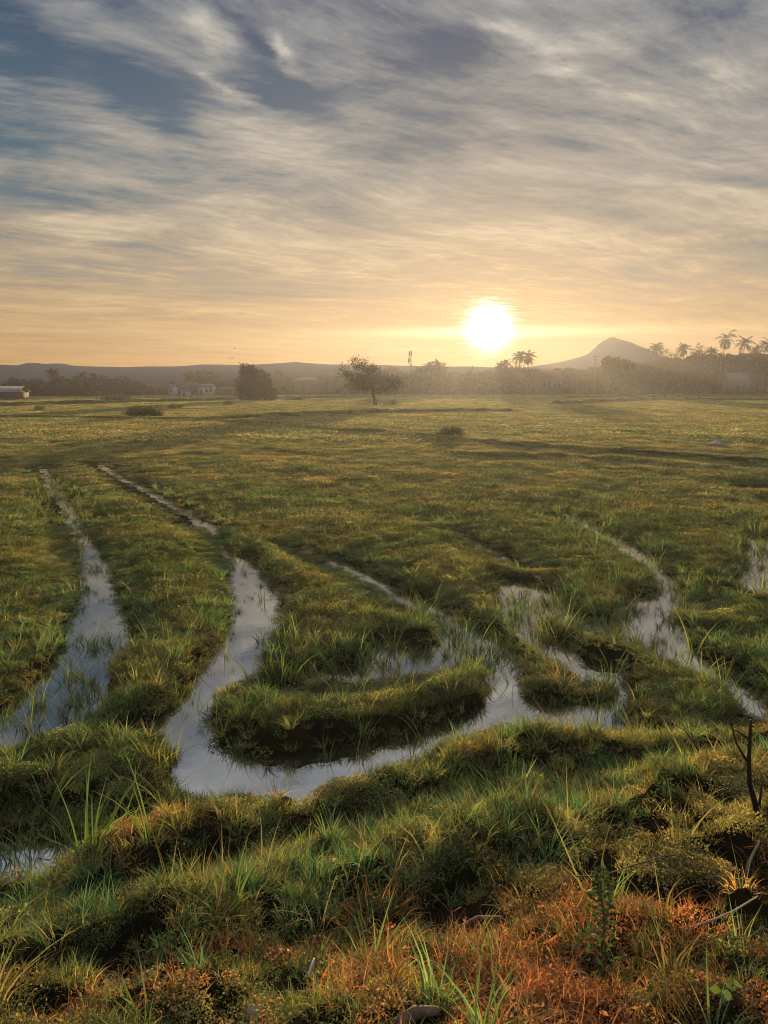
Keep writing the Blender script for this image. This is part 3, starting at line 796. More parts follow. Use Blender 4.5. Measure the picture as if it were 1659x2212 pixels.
tree(1516, 1185, 30, DM, 'small tree straight below the left half of the sun', M_tree, 600)
tree(1560, 1180, 46, DM, 'low tree straight below the sun', M_tree2)
palm(1591, 1164, DM, 'low bushy palm left of the twin palms', 20, 3.4, 31)
palm(1612, 1155, DM + 3, 'bushy palm next to the twin palms on their left', 22, 3.8, 32)
palm(1651, 1129, DM, 'left one of the twin tall palms standing right of the sun', 22, 4.2, 33, group='twin palms')
palm(1682, 1129, DM + 4, 'right one of the twin tall palms, with drooping fronds', 22, 4.2, 34, 1.1, group='twin palms')
tree(1648, 1165, 60, DM - 3, 'round leafy tree at the foot of the twin palms', M_tree, 1300)
tree(1600, 1175, 60, DM - 3, 'leafy tree below the two bushy palms beside the twin palms', M_tree2, 1200, 'clumps')
tree(1690, 1180, 40, DM, 'small tree at the right foot of the twin palms', M_tree)
tree(1842, 1183, 34, DM, 'small dark tree left of the left utility pole', M_tree, 700)
tree(1892, 1166, 56, DR, 'loose tree around the foot of the left utility pole', M_tree2, 1100, 'clumps')
def yshape(w, h):
    return [(-w * .68, 0, h * .85, w * .3, w * .3, h * .13, 2), (-w * .1, 0, h * .86, w * .22, w * .3, h * .12, 1.4), (w * .55, 0, h * .78, w * .45, w * .3, h * .13, 2.5), (0, 0, h * .6, w * .8, w * .6, h * .2, 5), (w * .1, 0, h * .4, w * .5, w * .5, h * .2, 2)]
tree(1968, 1144, 92, 235, 'broad three lobed tree in front of the volcano slope', M_tree, 3000, yshape)
tree(2050, 1155, 56, DR, 'rounded tree between the three lobed tree and the palms on the right', M_tree, 1200)
palm(2093, 1103, DR, 'first palm of the right grove, at its left end', 20, 4.6, 41)
tree(2120, 1116, 40, DR, 'upright leafy tree right beside the first palm of the right grove', M_tree, 1100)
tree(2146, 1127, 44, DR, 'lower leafy tree in the left part of the right grove', M_tree2, 1100)
palm(2176, 1104, DR, 'spiky palm left of the blunt dense top in the right grove', 20, 4.2, 42)
tree(2219, 1098, 46, DR, 'dense tree with a blunt top in the middle of the right grove', M_tree, 1600)
tree(2240, 1109, 34, DR + 4, 'narrow tree just right of the blunt topped dense tree', M_tree, 900)
palm(2262, 1116, DR, 'short palm left of the tallest palm on the right', 18, 3.8, 43)
palm(2289, 1069, DR, 'tallest palm on the right with long drooping fronds', 16, 6.0, 44, 1.25)
palm(2291, 1133, DR - 8, 'small palm under the tallest palm on the right', 16, 3.0, 45)
tree(2320, 1131, 34, DR, 'small flat topped tree between the two tallest right palms', M_tree, 800)
palm(2361, 1084, DR, 'star shaped palm standing above the dome tree on the right', 18, 5.4, 46, .95)
tree(2360, 1140, 84, DR, 'dome shaped tree beneath the star shaped palm on the right', M_tree, 1800)
palm(2404, 1109, DR, 'smaller palm between the star shaped palm and the right frame edge', 18, 4.4, 47)
palm(2444, 1088, DR, 'dense palm cut by the right edge of the photo', 22, 5.0, 48)
tree(2430, 1140, 60, DR, 'leafy tree below the palm at the right edge', M_tree, 1200)
tree(2200, 1135, 80, DR - 10, 'wide leafy tree filling the base of the right grove', M_tree2, 1600, 'clumps')

# understory
ux = [-900,-300,0,60,200,350,450,560,700,870,1000,1060,1300,1400,1500,1600,1700,1750,1800,1900,2000,2100,2200,2300,2400,2449,2800,3300]
uy = [1215,1215,1232,1222,1220,1214,1227,1232,1226,1222,1213,1206,1202,1205,1199,1186,1190,1193,1186,1185,1172,1156,1144,1147,1143,1138,1134,1140]
ud = [215,215,215,215,215,215,230,270,270,270,270,270,270,270,270,270,270,275,280,280,280,280,280,280,280,280,280,280]
N = 80000
xs = rng.uniform(-900, 3300, N)
D_ = np.interp(xs, ux, ud) + rng.normal(size=N) * 4 + 4
ty = np.interp(xs, ux, uy) + (fbm(xs * .045, xs * 0, 77, 4) - .5) * 22
hz = H + (832 - ty * PW / 2449) / F * D_
hz = hz * 1.04 + .25; zz = hz * (rng.random(N) ** .7)
xw = (xs * PW / 2449 - PW / 2) / F / 1.0137 * D_
v, q, a = leaflets(np.column_stack([xw, D_, zz]), .9 + .9 * rng.random(N), .8)
o = obj('thicket', mesh_np('thicket', v, q, [M_tree], fattr={'var': a}))
tag(o, 'hazy low green thicket of bushes filling the base of the far treeline', 'bushes', kind='stuff')

# ------------------------------------------------------------------ bushes in the field
def bush(px, py, wpx, hpx, label, mat, name='bush', n=1200, flat=1.0, grp='bushes in the field', blades=0):
    b = gp(px, py); D = b[1]; w = wpx / F * D * .5; h = hpx / F * D
    lobes = [(0, 0, h * .35, w, w * .6, h * .5), (-w * .4, 0, h * .5, w * .5, w * .5, h * .45), (w * .35, 0, h * .55, w * .45, w * .5, h * .4)]
    e = empty(name, (b[0], b[1], 0.0))
    obj('crown', leaf_crown('crown', lobes, n, max(.05, w * .10), mat), e)
    mb = MB()
    for k in range(7):
        a_ = rng.random() * 6.28; mb.tube([(0, 0, -.02), (math.cos(a_) * w * .3, math.sin(a_) * w * .2, h * .4), (math.cos(a_) * w * .55, math.sin(a_) * w * .4, h * .85)], [.02, .014, .006], 4)
    obj('stem', mb.build('stem', [M_bark]), e)
    tag(e, label, 'bush', grp); return e
bush(312, 906, 80, 28, 'large loose green bush beside the long earth bank on the left', M_bush, n=2200)
bush(86, 890, 26, 16, 'small grey green bush near the left field edge', M_bush)
bush(380, 886, 44, 12, 'low flat brown weed heap right of the large loose bush', M_brown, 'weed_heap')
bush(493, 878, 26, 14, 'small round bush in the field left of the tall dark tree', M_bush)
bush(1400, 858, 120, 10, 'long low dark bush at the far field edge in front of the volcano', M_tree)
bush(845, 878, 30, 16, 'small light green bush right of the leaning tree trunk', M_bush)
mo = bush(972, 952, 60, 32, 'brown rounded mound of weeds on the earth bank, right of centre', M_brown, 'weed_mound', 3000)
bush(640, 866, 50, 8, 'low brown bush strip at the field edge right of the tall dark tree', M_brown, 'weed_heap')
bush(250, 868, 70, 12, 'brown hedge patch in front of the left grove at the field edge', M_brown, 'weed_heap')

# ------------------------------------------------------------------ buildings
def house(x0, x1, ytop, ybase, D, label, wall, roof, rh=.35, name='house', wins=2, cat='house', over=.25, dep=5.0, door=True):
    a = atd(sx(x0), 832, D)[0]; b = atd(sx(x1), 832, D)[0]; w = b - a
    h = hgt(ytop, D); wall_h = h * (1 - rh)
    e = empty(name, ((a + b) / 2, D, 0))
    mb = MB(); mb.box(-w / 2, w / 2, 0, dep, -.3, wall_h)
    # gable ends
    mb.add([(-w / 2, 0, wall_h), (-w / 2, dep, wall_h), (-w / 2, dep / 2, h - .06), (w / 2, 0, wall_h), (w / 2, dep, wall_h), (w / 2, dep / 2, h - .06)], None, [(0, 1, 2), (3, 5, 4)])
    obj('wall', mb.build('wall', [wall]), e)
    mb = MB(); th = .08
    for sgn in (0, 1):
        y0 = -over if sgn == 0 else dep + over; zl = wall_h - over * (h - wall_h) / (dep / 2)
        v = [(-w / 2 - over, y0, zl), (w / 2 + over, y0, zl), (w / 2 + over, dep / 2, h), (-w / 2 - over, dep / 2, h)]
        v2 = [(p[0], p[1], p[2] + th) for p in v]
        mb.add(v + v2, [(0, 3, 2, 1), (4, 5, 6, 7), (0, 1, 5, 4), (1, 2, 6, 5), (2, 3, 7, 6), (3, 0, 4, 7)])
    obj('roof', mb.build('roof', [roof]), e)
    for k in range(wins):
        cx = -w / 2 + w * (k + .5) / wins + (w * .06 if door else 0)
        if door and k == 0: continue
        f = MB(); ww = min(.8, w / wins * .3)
        f.box(cx - ww, cx + ww, -.05, -.004, wall_h * .45, wall_h * .8)
        wo = obj('window', f.build('window', [M_cream]), e)
        f = MB(); f.box(cx - ww * .85, cx + ww * .85, -.07, -.054, wall_h * .48, wall_h * .77); obj('pane', f.build('pane', [M_glass]), wo)
    if door:
        cx = -w / 2 + w * .5 / wins; f = MB(); f.box(cx - .4, cx + .4, -.05, -.004, -.1, min(2.0, wall_h * .8)); obj('door', f.build('door', [M_bark]), e)
    tag(e, label, cat, 'houses at the far field edge'); return e
house(-60, 55, 1233, 1285, 160, 'long low building with a pale tin roof at the far left edge', M_bark, M_lav, .35, wins=5)
house(456, 532, 1221, 1262, 235, 'long low house with a rusty roof left of the white gable', M_cream, M_rust, .45, wins=4)
house(537, 552, 1226, 1262, 233, 'tiny pale house end squeezed between the two rusty roofs', M_white, M_tin, .2, wins=1, door=False)
house(553, 628, 1218, 1262, 240, 'rusty roofed house directly left of the white house', M_cream, M_rust, .45, wins=4)
house(634, 676, 1226, 1260, 222, 'bluish white house right of the rusty roofs, brightest wall in the row', M_white, M_tin, .15, wins=3)
house(576, 594, 1244, 1262, 215, 'little white shed left of the white house', M_white, M_tin, .2, wins=1, name='shed', cat='shed')
house(686, 756, 1234, 1262, 226, 'low grey walled house between the white house and the dark tree', M_cream, M_rust, .4, wins=4)
house(940, 1010, 1205, 1262, 258, 'flat grey roofed house behind bushes right of the spiky palm', M_cream, M_tin, .2, wins=4)
house(1438, 1464, 1195, 1262, 250, 'small gabled house right of the star shaped palm', M_cream, M_rust, .5, wins=2)
house(1705, 1790, 1183, 1262, 262, 'long house with a low roof right of the twin palms', M_cream, M_rust, .25, wins=5)
house(2325, 2392, 1188, 1245, 235, 'pale walled house with a wide roof under the right palms', M_cream, M_tin, .4, wins=4)

# ------------------------------------------------------------------ masts and poles
D = 262.0; x = atd(sx(1307), 832, D)[0]; top = hgt(1119, D)
e = empty('antenna_mast', (x, D, 0)); mb = MB(); s0, s1 = .55, .25
cs = [(-1, -1), (1, -1), (1, 1), (-1, 1)]
for a, b in cs: mb.tube([(a * s0, b * s0, -.2), (a * s1, b * s1, top)], .06, 4)
nl = 14
for k in range(nl):
    z0 = top * k / nl; z1 = top * (k + 1) / nl; r0 = s0 + (s1 - s0) * k / nl; r1 = s0 + (s1 - s0) * (k + 1) / nl
    for c in range(4):
        a, b = cs[c], cs[(c + 1) % 4]
        mb.tube([(a[0] * r0, a[1] * r0, z0), (b[0] * r1, b[1] * r1, z1)], .035, 3, False); mb.tube([(a[0] * r1, a[1] * r1, z1), (b[0] * r1, b[1] * r1, z1)], .035, 3, False)
obj('lattice', mb.build('lattice', [M_steel]), e)
for k, (zz_, ax, hh) in enumerate([(top - .9, 0, 1.6), (top - .9, 2.1, 1.6), (top - .9, 4.2, 1.6), (top - 3.0, 1.0, 1.5), (top - 3.2, 3.4, 1.5), (top - 4.8, 5.5, 1.3)]):
    mb = MB(); c = (math.cos(ax) * .55, math.sin(ax) * .55); mb.box(c[0] - .17, c[0] + .17, c[1] - .1, c[1] + .1, zz_ - hh / 2, zz_ + hh / 2); mb.tube([(0, 0, zz_), (c[0], c[1], zz_)], .04, 4)
    obj('panel_antenna', mb.build('panel_antenna', [M_steel], False), e)
mb = MB(); zc = top - 6.6
mb.tube([(.3, -.2, zc), (.62, -.5, zc), (.72, -.72, zc)], [.1, .5, .55], 12); obj('dish', mb.build('dish', [M_steel], True), e)
tag(e, 'slim lattice antenna mast with panels rising above the hills left of the sun', 'antenna mast')
def pole(srcx, topy, D, label, arm=True, lean=0.0, r=.13):
    x = atd(sx(srcx), 832, D)[0]; h = hgt(topy, D); e = empty('utility_pole', (x, D, 0))
    mb = MB(); mb.tube([(0, 0, -.3), (lean * .5, 0, h / 2), (lean, 0, h)], [r * 1.2, r, r * .8], 6); obj('shaft', mb.build('shaft', [M_steel], True), e)
    if arm:
        mb = MB(); mb.box(lean - .9, lean + .9, -.2, -.1, h - .7, h - .55)
        for u in (-.8, 0, .8): mb.tube([(lean + u, -.15, h - .55), (lean + u, -.15, h - .3)], .05, 5)
        obj('crossarm', mb.build('crossarm', [M_steel]), e)
    tag(e, label, 'pole', 'utility poles in the haze'); return e
pole(1349, 1166, 255, 'thin dark pole right beside the ragged palm near the mast')
pole(1447, 1180, 255, 'short leaning pole right of the star shaped palm', False, -1.2)
pole(1505, 1164, 260, 'faint upright pole below the left edge of the sun', False)
pole(1785, 1177, 262, 'short thick pole at the right end of the long low roof')
pole(1895, 1131, 250, 'tall utility pole with a crossarm on the left slope of the volcano')
pole(1947, 1134, 300, 'fainter tall pole just below the summit of the volcano')
x = gp(sx(2432), sx(1246)); e = empty('marker_post', (x[0], x[1], 0)); mb = MB(); mb.tube([(0, 0, -.1), (0, 0, .9)], [.12, .1], 6); obj('shaft', mb.build('shaft', [M_white]), e)
tag(e, 'short white post at the far field edge on the right', 'post')

# ------------------------------------------------------------------ birds
for k, (bx, by) in enumerate([(711, 1142), (727, 1142), (735, 1142), (742, 1141), (748, 1112)]):
    D = 190.0; p = atd(sx(bx), sx(by), D)
    mb = MB(); mb.tube([(-.0, -.22, 0), (0, -.1, .01), (0, .08, .01), (0, .2, 0)], [.02, .06, .06, .015], 6)
    me_b = mb.build('body', [M_blackwood], True)
    e = obj('bird', me_b, loc=p)
    for sg in (-1, 1):
        v = [(0, -.08, .02), (0, .08, .02), (sg * .28, .05, .14), (sg * .26, -.06, .14), (sg * .55, .0, .06)]
        wm = mesh_np('wing', v, [np.array([[0, 1, 2, 3]]), np.array([[3, 2, 4]])], [M_blackwood])
        obj('wing', wm, e)
    e.rotation_euler = (0, 0, .6 + k * .3)
    tag(e, 'tiny bird flying alone above the row of four birds' if k == 4 else 'tiny dark bird in the row of four flying low over the left hills', 'bird', 'birds over the hills')

# ------------------------------------------------------------------ single plants in the foreground
def zat(x, y): return float(terrain(np.array([[x, y]]))[0])
def place(px, py, z=None):
    zz = .3 if z is None else z
    for _ in range(12):
        p = gp(px, py, zz); zn = zat(p[0], p[1]); zz = .5 * zz + .5 * zn
    p = gp(px, py, zz); return np.array([p[0], p[1], zat(p[0], p[1])])
def plantmat(name, c): return leafmat(name, c, trans=.5, var=.35)
M_fr = plantmat('fresh_blade', (.12, .19, .06)); M_ye = plantmat('yellow_blade', (.22, .23, .06)); M_ru = plantmat('rust_blade', (.40, .19, .06))
M_gr = plantmat('deep_green_blade', (.07, .15, .05)); M_st = plantmat('straw_blade', (.35, .26, .12)); M_dk = plantmat('dark_weed_leaf', (.05, .09, .03))
def clump(px, py, h, n, r, mat, label, w=.012, bend=.7, name='grass_clump'):
    p = place(px, py); me = src_obj('blades', [grass_tuft(n, r, h, w, bend, 6)], mat, link=False)
    o = obj(name, me, loc=p); tag(o, label, 'grass clump', 'grass clumps that stand out'); return o
clump(195, 1850, .62, 26, .08, M_fr, 'tall pale green fountain shaped clump in the dark hollow at left', .014, .8)
clump(325, 1830, .58, 9, .05, M_fr, 'three thin upright blades beside the small pool in the dark hollow', .010, .45)
clump(392, 1800, .3, 12, .05, M_ye, 'bright yellow tuft on the bank right of the small pool', .012, .9)
clump(490, 1975, .36, 24, .07, M_fr, 'fresh green clump with bright tips in the middle of the black slope', .014, 1.0)
clump(610, 1470, .5, 30, .16, M_fr, 'bright green upright clump at the water just above the long island', .011, .7)
clump(740, 1450, .55, 34, .2, M_fr, 'loose pale clump standing in shallow water right of the bright green one', .010, .7)
clump(1195, 1400, .6, 34, .16, M_ye, 'tall arching yellow green clump between the middle channels', .011, .9)
clump(1500, 1425, .62, 7, .06, M_ye, 'few broad bright blades with bent tips at the right channel edge', .02, .5)
clump(1212, 1490, .42, 40, .1, M_st, 'spidery brown tuft standing in the open water', .009, 1.6)
clump(1305, 1560, .4, 16, .12, M_fr, 'upright green blades at the right end of the lower pool', .011, .5)
clump(345, 1650, .42, 40, .16, M_ye, 'yellow green tussock at the mouth of the second channel', .011, .9)
clump(815, 2010, .2, 110, .17, M_ru, 'fiery orange tuft on the crest of the front bank', .006, 1.3)
clump(700, 2150, .13, 14, .04, M_ru, 'small orange pointed leaves near the bottom centre', .012, .7)
clump(1490, 1990, .16, 60, .16, M_ru, 'rusty orange dry tuft at the lower right', .006, 1.6)
clump(1095, 1750, .3, 60, .3, M_fr, 'yellow green blades in the middle of the ditch grass', .010, .8)
clump(440, 1612, .2, 6, .03, M_st, 'thin straw stalks in the narrow channel mouth', .006, .8)
# row of tall blades along the left hollow
clump(30, 1880, .34, 10, .06, M_fr, 'small pale blades by the pool at the left edge', .012, .6)

def weed(px, py, h, label, mat, n=90, name='leafy_weed', ls=.03):
    p = place(px, py); e = empty(name, p); mb = MB()
    pts_ = [np.array([.02 * math.sin(4 * t), .02 * math.cos(3 * t), h * t]) for t in np.linspace(-.05, 1, 8)]
    mb.tube(pts_, [.006 - .004 * t for t in np.linspace(0, 1, 8)], 5)
    for k in range(6):
        a = k * 2.4; b = pts_[1 + k]; mb.tube([b, b + np.array([math.cos(a) * .07, math.sin(a) * .07, .07])], [.003, .001], 4)
    obj('stem', mb.build('stem', [M_wood]), e)
    t = rng.random(n) ** .8; a = rng.random(n) * 6.28; rr = .09 * (1.1 - t) * rng.random(n) ** .5 + .01
    c = np.column_stack([np.cos(a) * rr, np.sin(a) * rr, h * (.08 + .95 * t)])
    v, q, at_ = leaflets(c, ls * (.6 + .8 * rng.random(n)), .45)
    obj('leaves', mesh_np('leaves', v, q, [mat], fattr={'var': at_}), e)
    tag(e, label, 'weed'); return e
weed(1288, 2120, .42, 'dark upright leafy weed standing right of centre near the bottom', M_dk, 220)
weed(1432, 1745, .26, 'short dark weed stem on the sunlit moss left of the bare black stem', M_dk, 120)
weed(985, 1865, .16, 'small dark weed on the brown crest in the centre', M_dk, 60)
weed(1575, 2190, .10, 'little sprig with bright green leaves at the bottom right corner', M_fr, 14, ls=.05)

# ------------------------------------------------------------------ sticks, stems and litter
def stick(name, pts_, r, mat, label, cat, branches=()):
    """pts_ as (frame x, frame y, height above the ground at the foot)"""
    foot = place(pts_[0][0], pts_[0][1])
    def w3(px, py, D=None): return atd(px, py, foot[1])
    mb = MB(); P3 = [w3(a, b) - foot for a, b in pts_]
    n = len(P3); mb.tube([P3[i] + np.array([0, .02 * math.sin(i * 1.7), 0]) for i in range(n)], np.linspace(r, r * .45, n), 7)
    e = obj(name, mb.build(name, [mat], True), loc=foot)
    for br in branches:
        mb = MB(); q = [w3(a, b) - foot for a, b in br]
        mb.tube([q[i] + np.array([0, .05 * i, 0]) for i in range(len(q))], np.linspace(r * .45, r * .12, len(q)), 5); obj('branch', mb.build('branch', [mat], True), e)
    tag(e, label, cat); return e
stick('bare_stem', [(1642, 1790), (1634, 1735), (1618, 1690), (1614, 1640), (1622, 1600), (1625, 1558)], .016, M_blackwood, 'bare black forked woody stem near the right edge', 'dead stem',
      [[(1614, 1645), (1600, 1615), (1598, 1580), (1594, 1555)], [(1640, 1740), (1655, 1715), (1668, 1690)], [(1622, 1600), (1604, 1590), (1588, 1588)], [(1618, 1690), (1632, 1660)]])
stick('bare_stem', [(1540, 1705), (1524, 1660), (1512, 1630), (1496, 1600), (1476, 1575)], .007, M_blackwood, 'thin bare twig leaning left of the forked black stem', 'dead stem', [[(1512, 1630), (1500, 1628), (1490, 1610)], [(1496, 1600), (1500, 1580)]])
stick('straw_stalk', [(1610, 1905), (1622, 1870), (1630, 1835), (1636, 1812)], .011, M_pale, 'pale peeled stick leaning upright at the right edge', 'stick')
stick('dry_twig', [(1395, 2090), (1440, 2075), (1500, 2062), (1560, 2052), (1640, 2045)], .012, M_wood, 'long dry reddish twig lying across the lower right bank', 'twig', [[(1500, 2062), (1530, 2030), (1560, 2015)], [(1560, 2052), (1600, 2075)]])
stick('dry_twig', [(1430, 2085), (1520, 2120), (1590, 2155), (1659, 2195)], .008, M_wood, 'grey twig slanting down to the bottom right corner', 'twig', [[(1520, 2120), (1560, 2110), (1600, 2120)]])
stick('dry_twig', [(1225, 1830), (1290, 1855), (1360, 1885), (1400, 1900)], .006, M_blackwood, 'thin dark twig lying on the brown moss right of centre', 'twig', [[(1290, 1855), (1300, 1830)], [(1360, 1885), (1390, 1870)]])
stick('dry_twig', [(1165, 1955), (1230, 1900), (1300, 1890), (1370, 1862), (1440, 1850)], .005, M_wood, 'long thin arching twig over the dark hole on the right', 'twig')
stick('curved_root', [(905, 2062), (945, 2040), (985, 2005), (1030, 1975), (1080, 1985), (1110, 2010), (1125, 2040)], .010, M_wood, 'curved brown runner arching right of the fiery orange tuft', 'root')
stick('wooden_log', [(855, 2222), (900, 2198), (945, 2180)], .028, M_wood, 'grey weathered piece of wood at the bottom edge', 'wood')
stick('dry_reed', [(1480, 2035), (1500, 2010), (1540, 1985), (1580, 1960), (1640, 1940)], .006, M_pale, 'thin straw coloured stalk lying in the rusty patch at lower right', 'stalk')
# stone
p = place(550, 2207); rs = np.random.default_rng(5)
import bmesh
bm = bmesh.new(); bmesh.ops.create_icosphere(bm, subdivisions=3, radius=1)
for v_ in bm.verts:
    c = v_.co; k = 1 + .12 * math.sin(c.x * 3 + 1) + .1 * math.sin(c.y * 4) + .05 * math.sin(c.z * 9); v_.co = Vector((c.x * .045 * k, c.y * .03 * k, c.z * .022 * k))
me = bpy.data.meshes.new('stone'); bm.to_mesh(me); bm.free(); me.materials.append(M_stone)
for pl in me.polygons: pl.use_smooth = True
o = obj('stone', me, loc=p + np.array([0, 0, .03])); tag(o, 'pale rounded stone at the bottom edge left of the weathered wood', 'stone')
# white scrap
p = place(668, 2150); M_foil = simple('white_foil', (.8, .8, .82), rough=.25, spec=.8, noise=.1)
mb = MB(); mb.tube([(0, 0, .01), (.003, 0, .03), (.012, .004, .06), (.020, .006, .085)], [.004, .007, .006, .003], 8)
o = obj('white_scrap', mb.build('white_scrap', [M_foil], True), loc=p + np.array([0, 0, .05])); tag(o, 'narrow shiny white scrap standing in the grass at the bottom', 'litter')
# crumpled bag in the field
p = place(1546, 963); V = []; nn = 26
rs = np.random.default_rng(9)
u, v_ = np.meshgrid(np.linspace(0, 2 * math.pi, nn), np.linspace(0, 1, 9)); rr = np.cos(v_ * 1.5) * (1 + .22 * rs.normal(size=u.shape)); V = np.stack([rr * np.cos(u) * .28, rr * np.sin(u) * .15, .02 + .15 * v_ * (1 + .35 * np.sin(u * 3))], -1).reshape(-1, 3)
i = np.arange(8)[:, None] * nn + np.arange(nn - 1)[None]; Q = np.stack([i, i + 1, i + nn + 1, i + nn], -1).reshape(-1, 4)
o = obj('plastic_bag', mesh_np('plastic_bag', V, Q, [M_white]), loc=p + np.array([0, 0, .08])); tag(o, 'small crumpled white plastic bag lying in the field on the right', 'bag')

# ------------------------------------------------------------------ haze
mb = MB(); mb.box(-690, 690, -12, 540, -1.6, 31)
m, nt = newmat('haze'); out = nd(nt, 'ShaderNodeOutputMaterial'); pv = nd(nt, 'ShaderNodeVolumePrincipled')
pv.inputs['Color'].default_value = (.175, .18, .205, 1); pv.inputs['Density'].default_value = .00135; pv.inputs['Anisotropy'].default_value = .64
nt.links.new(pv.outputs[0], out.inputs['Volume'])
hz = obj('haze', mb.build('haze', [m])); tag(hz, 'thin golden morning haze over the whole field', 'haze', kind='stuff')

# ------------------------------------------------------------------ sun, sky
sd_ = ray(1057, 708); sd_ /= np.linalg.norm(sd_)
el = math.asin(sd_[2]); az = math.atan2(sd_[0], sd_[1])
ld = bpy.data.lights.new('sun', 'SUN'); ld.energy = 5.0; ld.angle = R(.5); ld.color = (1, .70, .36)
lo = bpy.data.objects.new('sun', ld); col.objects.link(lo)
lo.rotation_euler = Vector((-sd_[0], -sd_[1], -sd_[2])).to_track_quat('-Z', 'Y').to_euler(); lo.location = (20, 100, 60)

W = bpy.data.worlds.new('World'); scene.world = W; W.use_nodes = True
nt = W.node_tree; nt.nodes.clear(); L = nt.links
def sock(v):
    return v
def M(op, a, b=None, c=None, clamp=False):
    n = nd(nt, 'ShaderNodeMath', operation=op); n.use_clamp = clamp
    for k, v in enumerate((a, b, c)):
        if v is None: continue
        if isinstance(v, (int, float)): n.inputs[k].default_value = v
        else: L.new(v, n.inputs[k])
    return n.outputs[0]
def VM(op, a, b=None, scale=None):
    n = nd(nt, 'ShaderNodeVectorMath', operation=op)
    for k, v in enumerate((a, b)):
        if v is None: continue
        if isinstance(v, tuple): n.inputs[k].default_value = v
        else: L.new(v, n.inputs[k])
    if scale is not None:
        if isinstance(scale, (int, float)): n.inputs['Scale'].default_value = scale
        else: L.new(scale, n.inputs['Scale'])
    return n.outputs[1] if op in ('DOT_PRODUCT', 'LENGTH', 'DISTANCE') else n.outputs[0]
def COMB(x, y, z):
    n = nd(nt, 'ShaderNodeCombineXYZ')
    for k, v in enumerate((x, y, z)):
        if isinstance(v, (int, float)): n.inputs[k].default_value = v
        else: L.new(v, n.inputs[k])
    return n.outputs[0]
def SS(v, a, b):
    n = nd(nt, 'ShaderNodeMapRange', interpolation_type='SMOOTHSTEP'); n.inputs['From Min'].default_value = a; n.inputs['From Max'].default_value = b
    L.new(v, n.inputs['Value']); return n.outputs[0]
def MIX(f, a, b, mode='MIX'):
    n = nd(nt, 'ShaderNodeMix', data_type='RGBA', blend_type=mode)
    if isinstance(f, (int, float)): n.inputs[0].default_value = f
    else: L.new(f, n.inputs[0])
    for k, v in ((6, a), (7, b)):
        if isinstance(v, tuple): n.inputs[k].default_value = v + (1,)
        else: L.new(v, n.inputs[k])
    return n.outputs[2]
tc = nd(nt, 'ShaderNodeTexCoord'); dirv = VM('NORMALIZE', tc.outputs['Generated'])
sp = nd(nt, 'ShaderNodeSeparateXYZ'); L.new(dirv, sp.inputs[0]); dx, dy, dz = sp.outputs
zc_ = M('ADD', M('MAXIMUM', dz, 0.0), .07)
U = M('DIVIDE', dx, zc_); Vv = M('DIVIDE', dy, zc_)
pl_ = COMB(U, Vv, 0.0)
def rot(vec, ang, scx, scy, off=(0, 0, 0)):
    n = nd(nt, 'ShaderNodeMapping'); n.inputs['Rotation'].default_value = (0, 0, R(ang)); n.inputs['Scale'].default_value = (scx, scy, 1); n.inputs['Location'].default_value = off
    # rotate first, then stretch
    r = nd(nt, 'ShaderNodeVectorRotate', rotation_type='Z_AXIS'); r.inputs['Angle'].default_value = R(ang); L.new(vec, r.inputs['Vector'])
    n.inputs['Rotation'].default_value = (0, 0, 0); L.new(r.outputs[0], n.inputs['Vector']); return n.outputs[0]
warp = nd(nt, 'ShaderNodeTexNoise'); warp.inputs['Scale'].default_value = .5; warp.inputs['Detail'].default_value = 2; L.new(pl_, warp.inputs['Vector'])
warp2 = nd(nt, 'ShaderNodeTexNoise'); warp2.inputs['Scale'].default_value = 2.2; warp2.inputs['Detail'].default_value = 8; warp2.inputs['Roughness'].default_value = .6; L.new(pl_, warp2.inputs['Vector'])
wv_ = VM('SCALE', VM('SUBTRACT', warp.outputs['Color'], (.5, .5, .5)), scale=.9)
pw = VM('ADD', pl_, wv_)
big = noise_n(nt, rot(pw, -24, .55, 1.0, (3.1, 1.7, 0)), .8, 5, .5)
streak = noise_n(nt, rot(pw, -30, .8, 2.5, (1.3, 5.2, 0)), 1.0, 12, .60, .15)
streak2 = noise_n(nt, rot(pw, -6, .9, 2.2, (7.7, 2.2, 0)), 1.3, 12, .62, .1)
fine = noise_n(nt, rot(pw, -27, 1.6, 3.8, (2, 9, 0)), 3.6, 14, .70, .1)
# veil cover: 0 clear, 1 thick
cover = M('ADD', M('MULTIPLY', M('SUBTRACT', big, .15), 1.15), M('ADD', M('MULTIPLY', streak, 1.0), M('MULTIPLY', streak2, .7)))
cover = M('SUBTRACT', cover, .15)
cover = M('ADD', cover, M('MULTIPLY', fine, .60)); cover = M('SUBTRACT', cover, .17)
lowk = SS(dz, .34, .10)
cover = M('ADD', cover, M('MULTIPLY', lowk, .04))
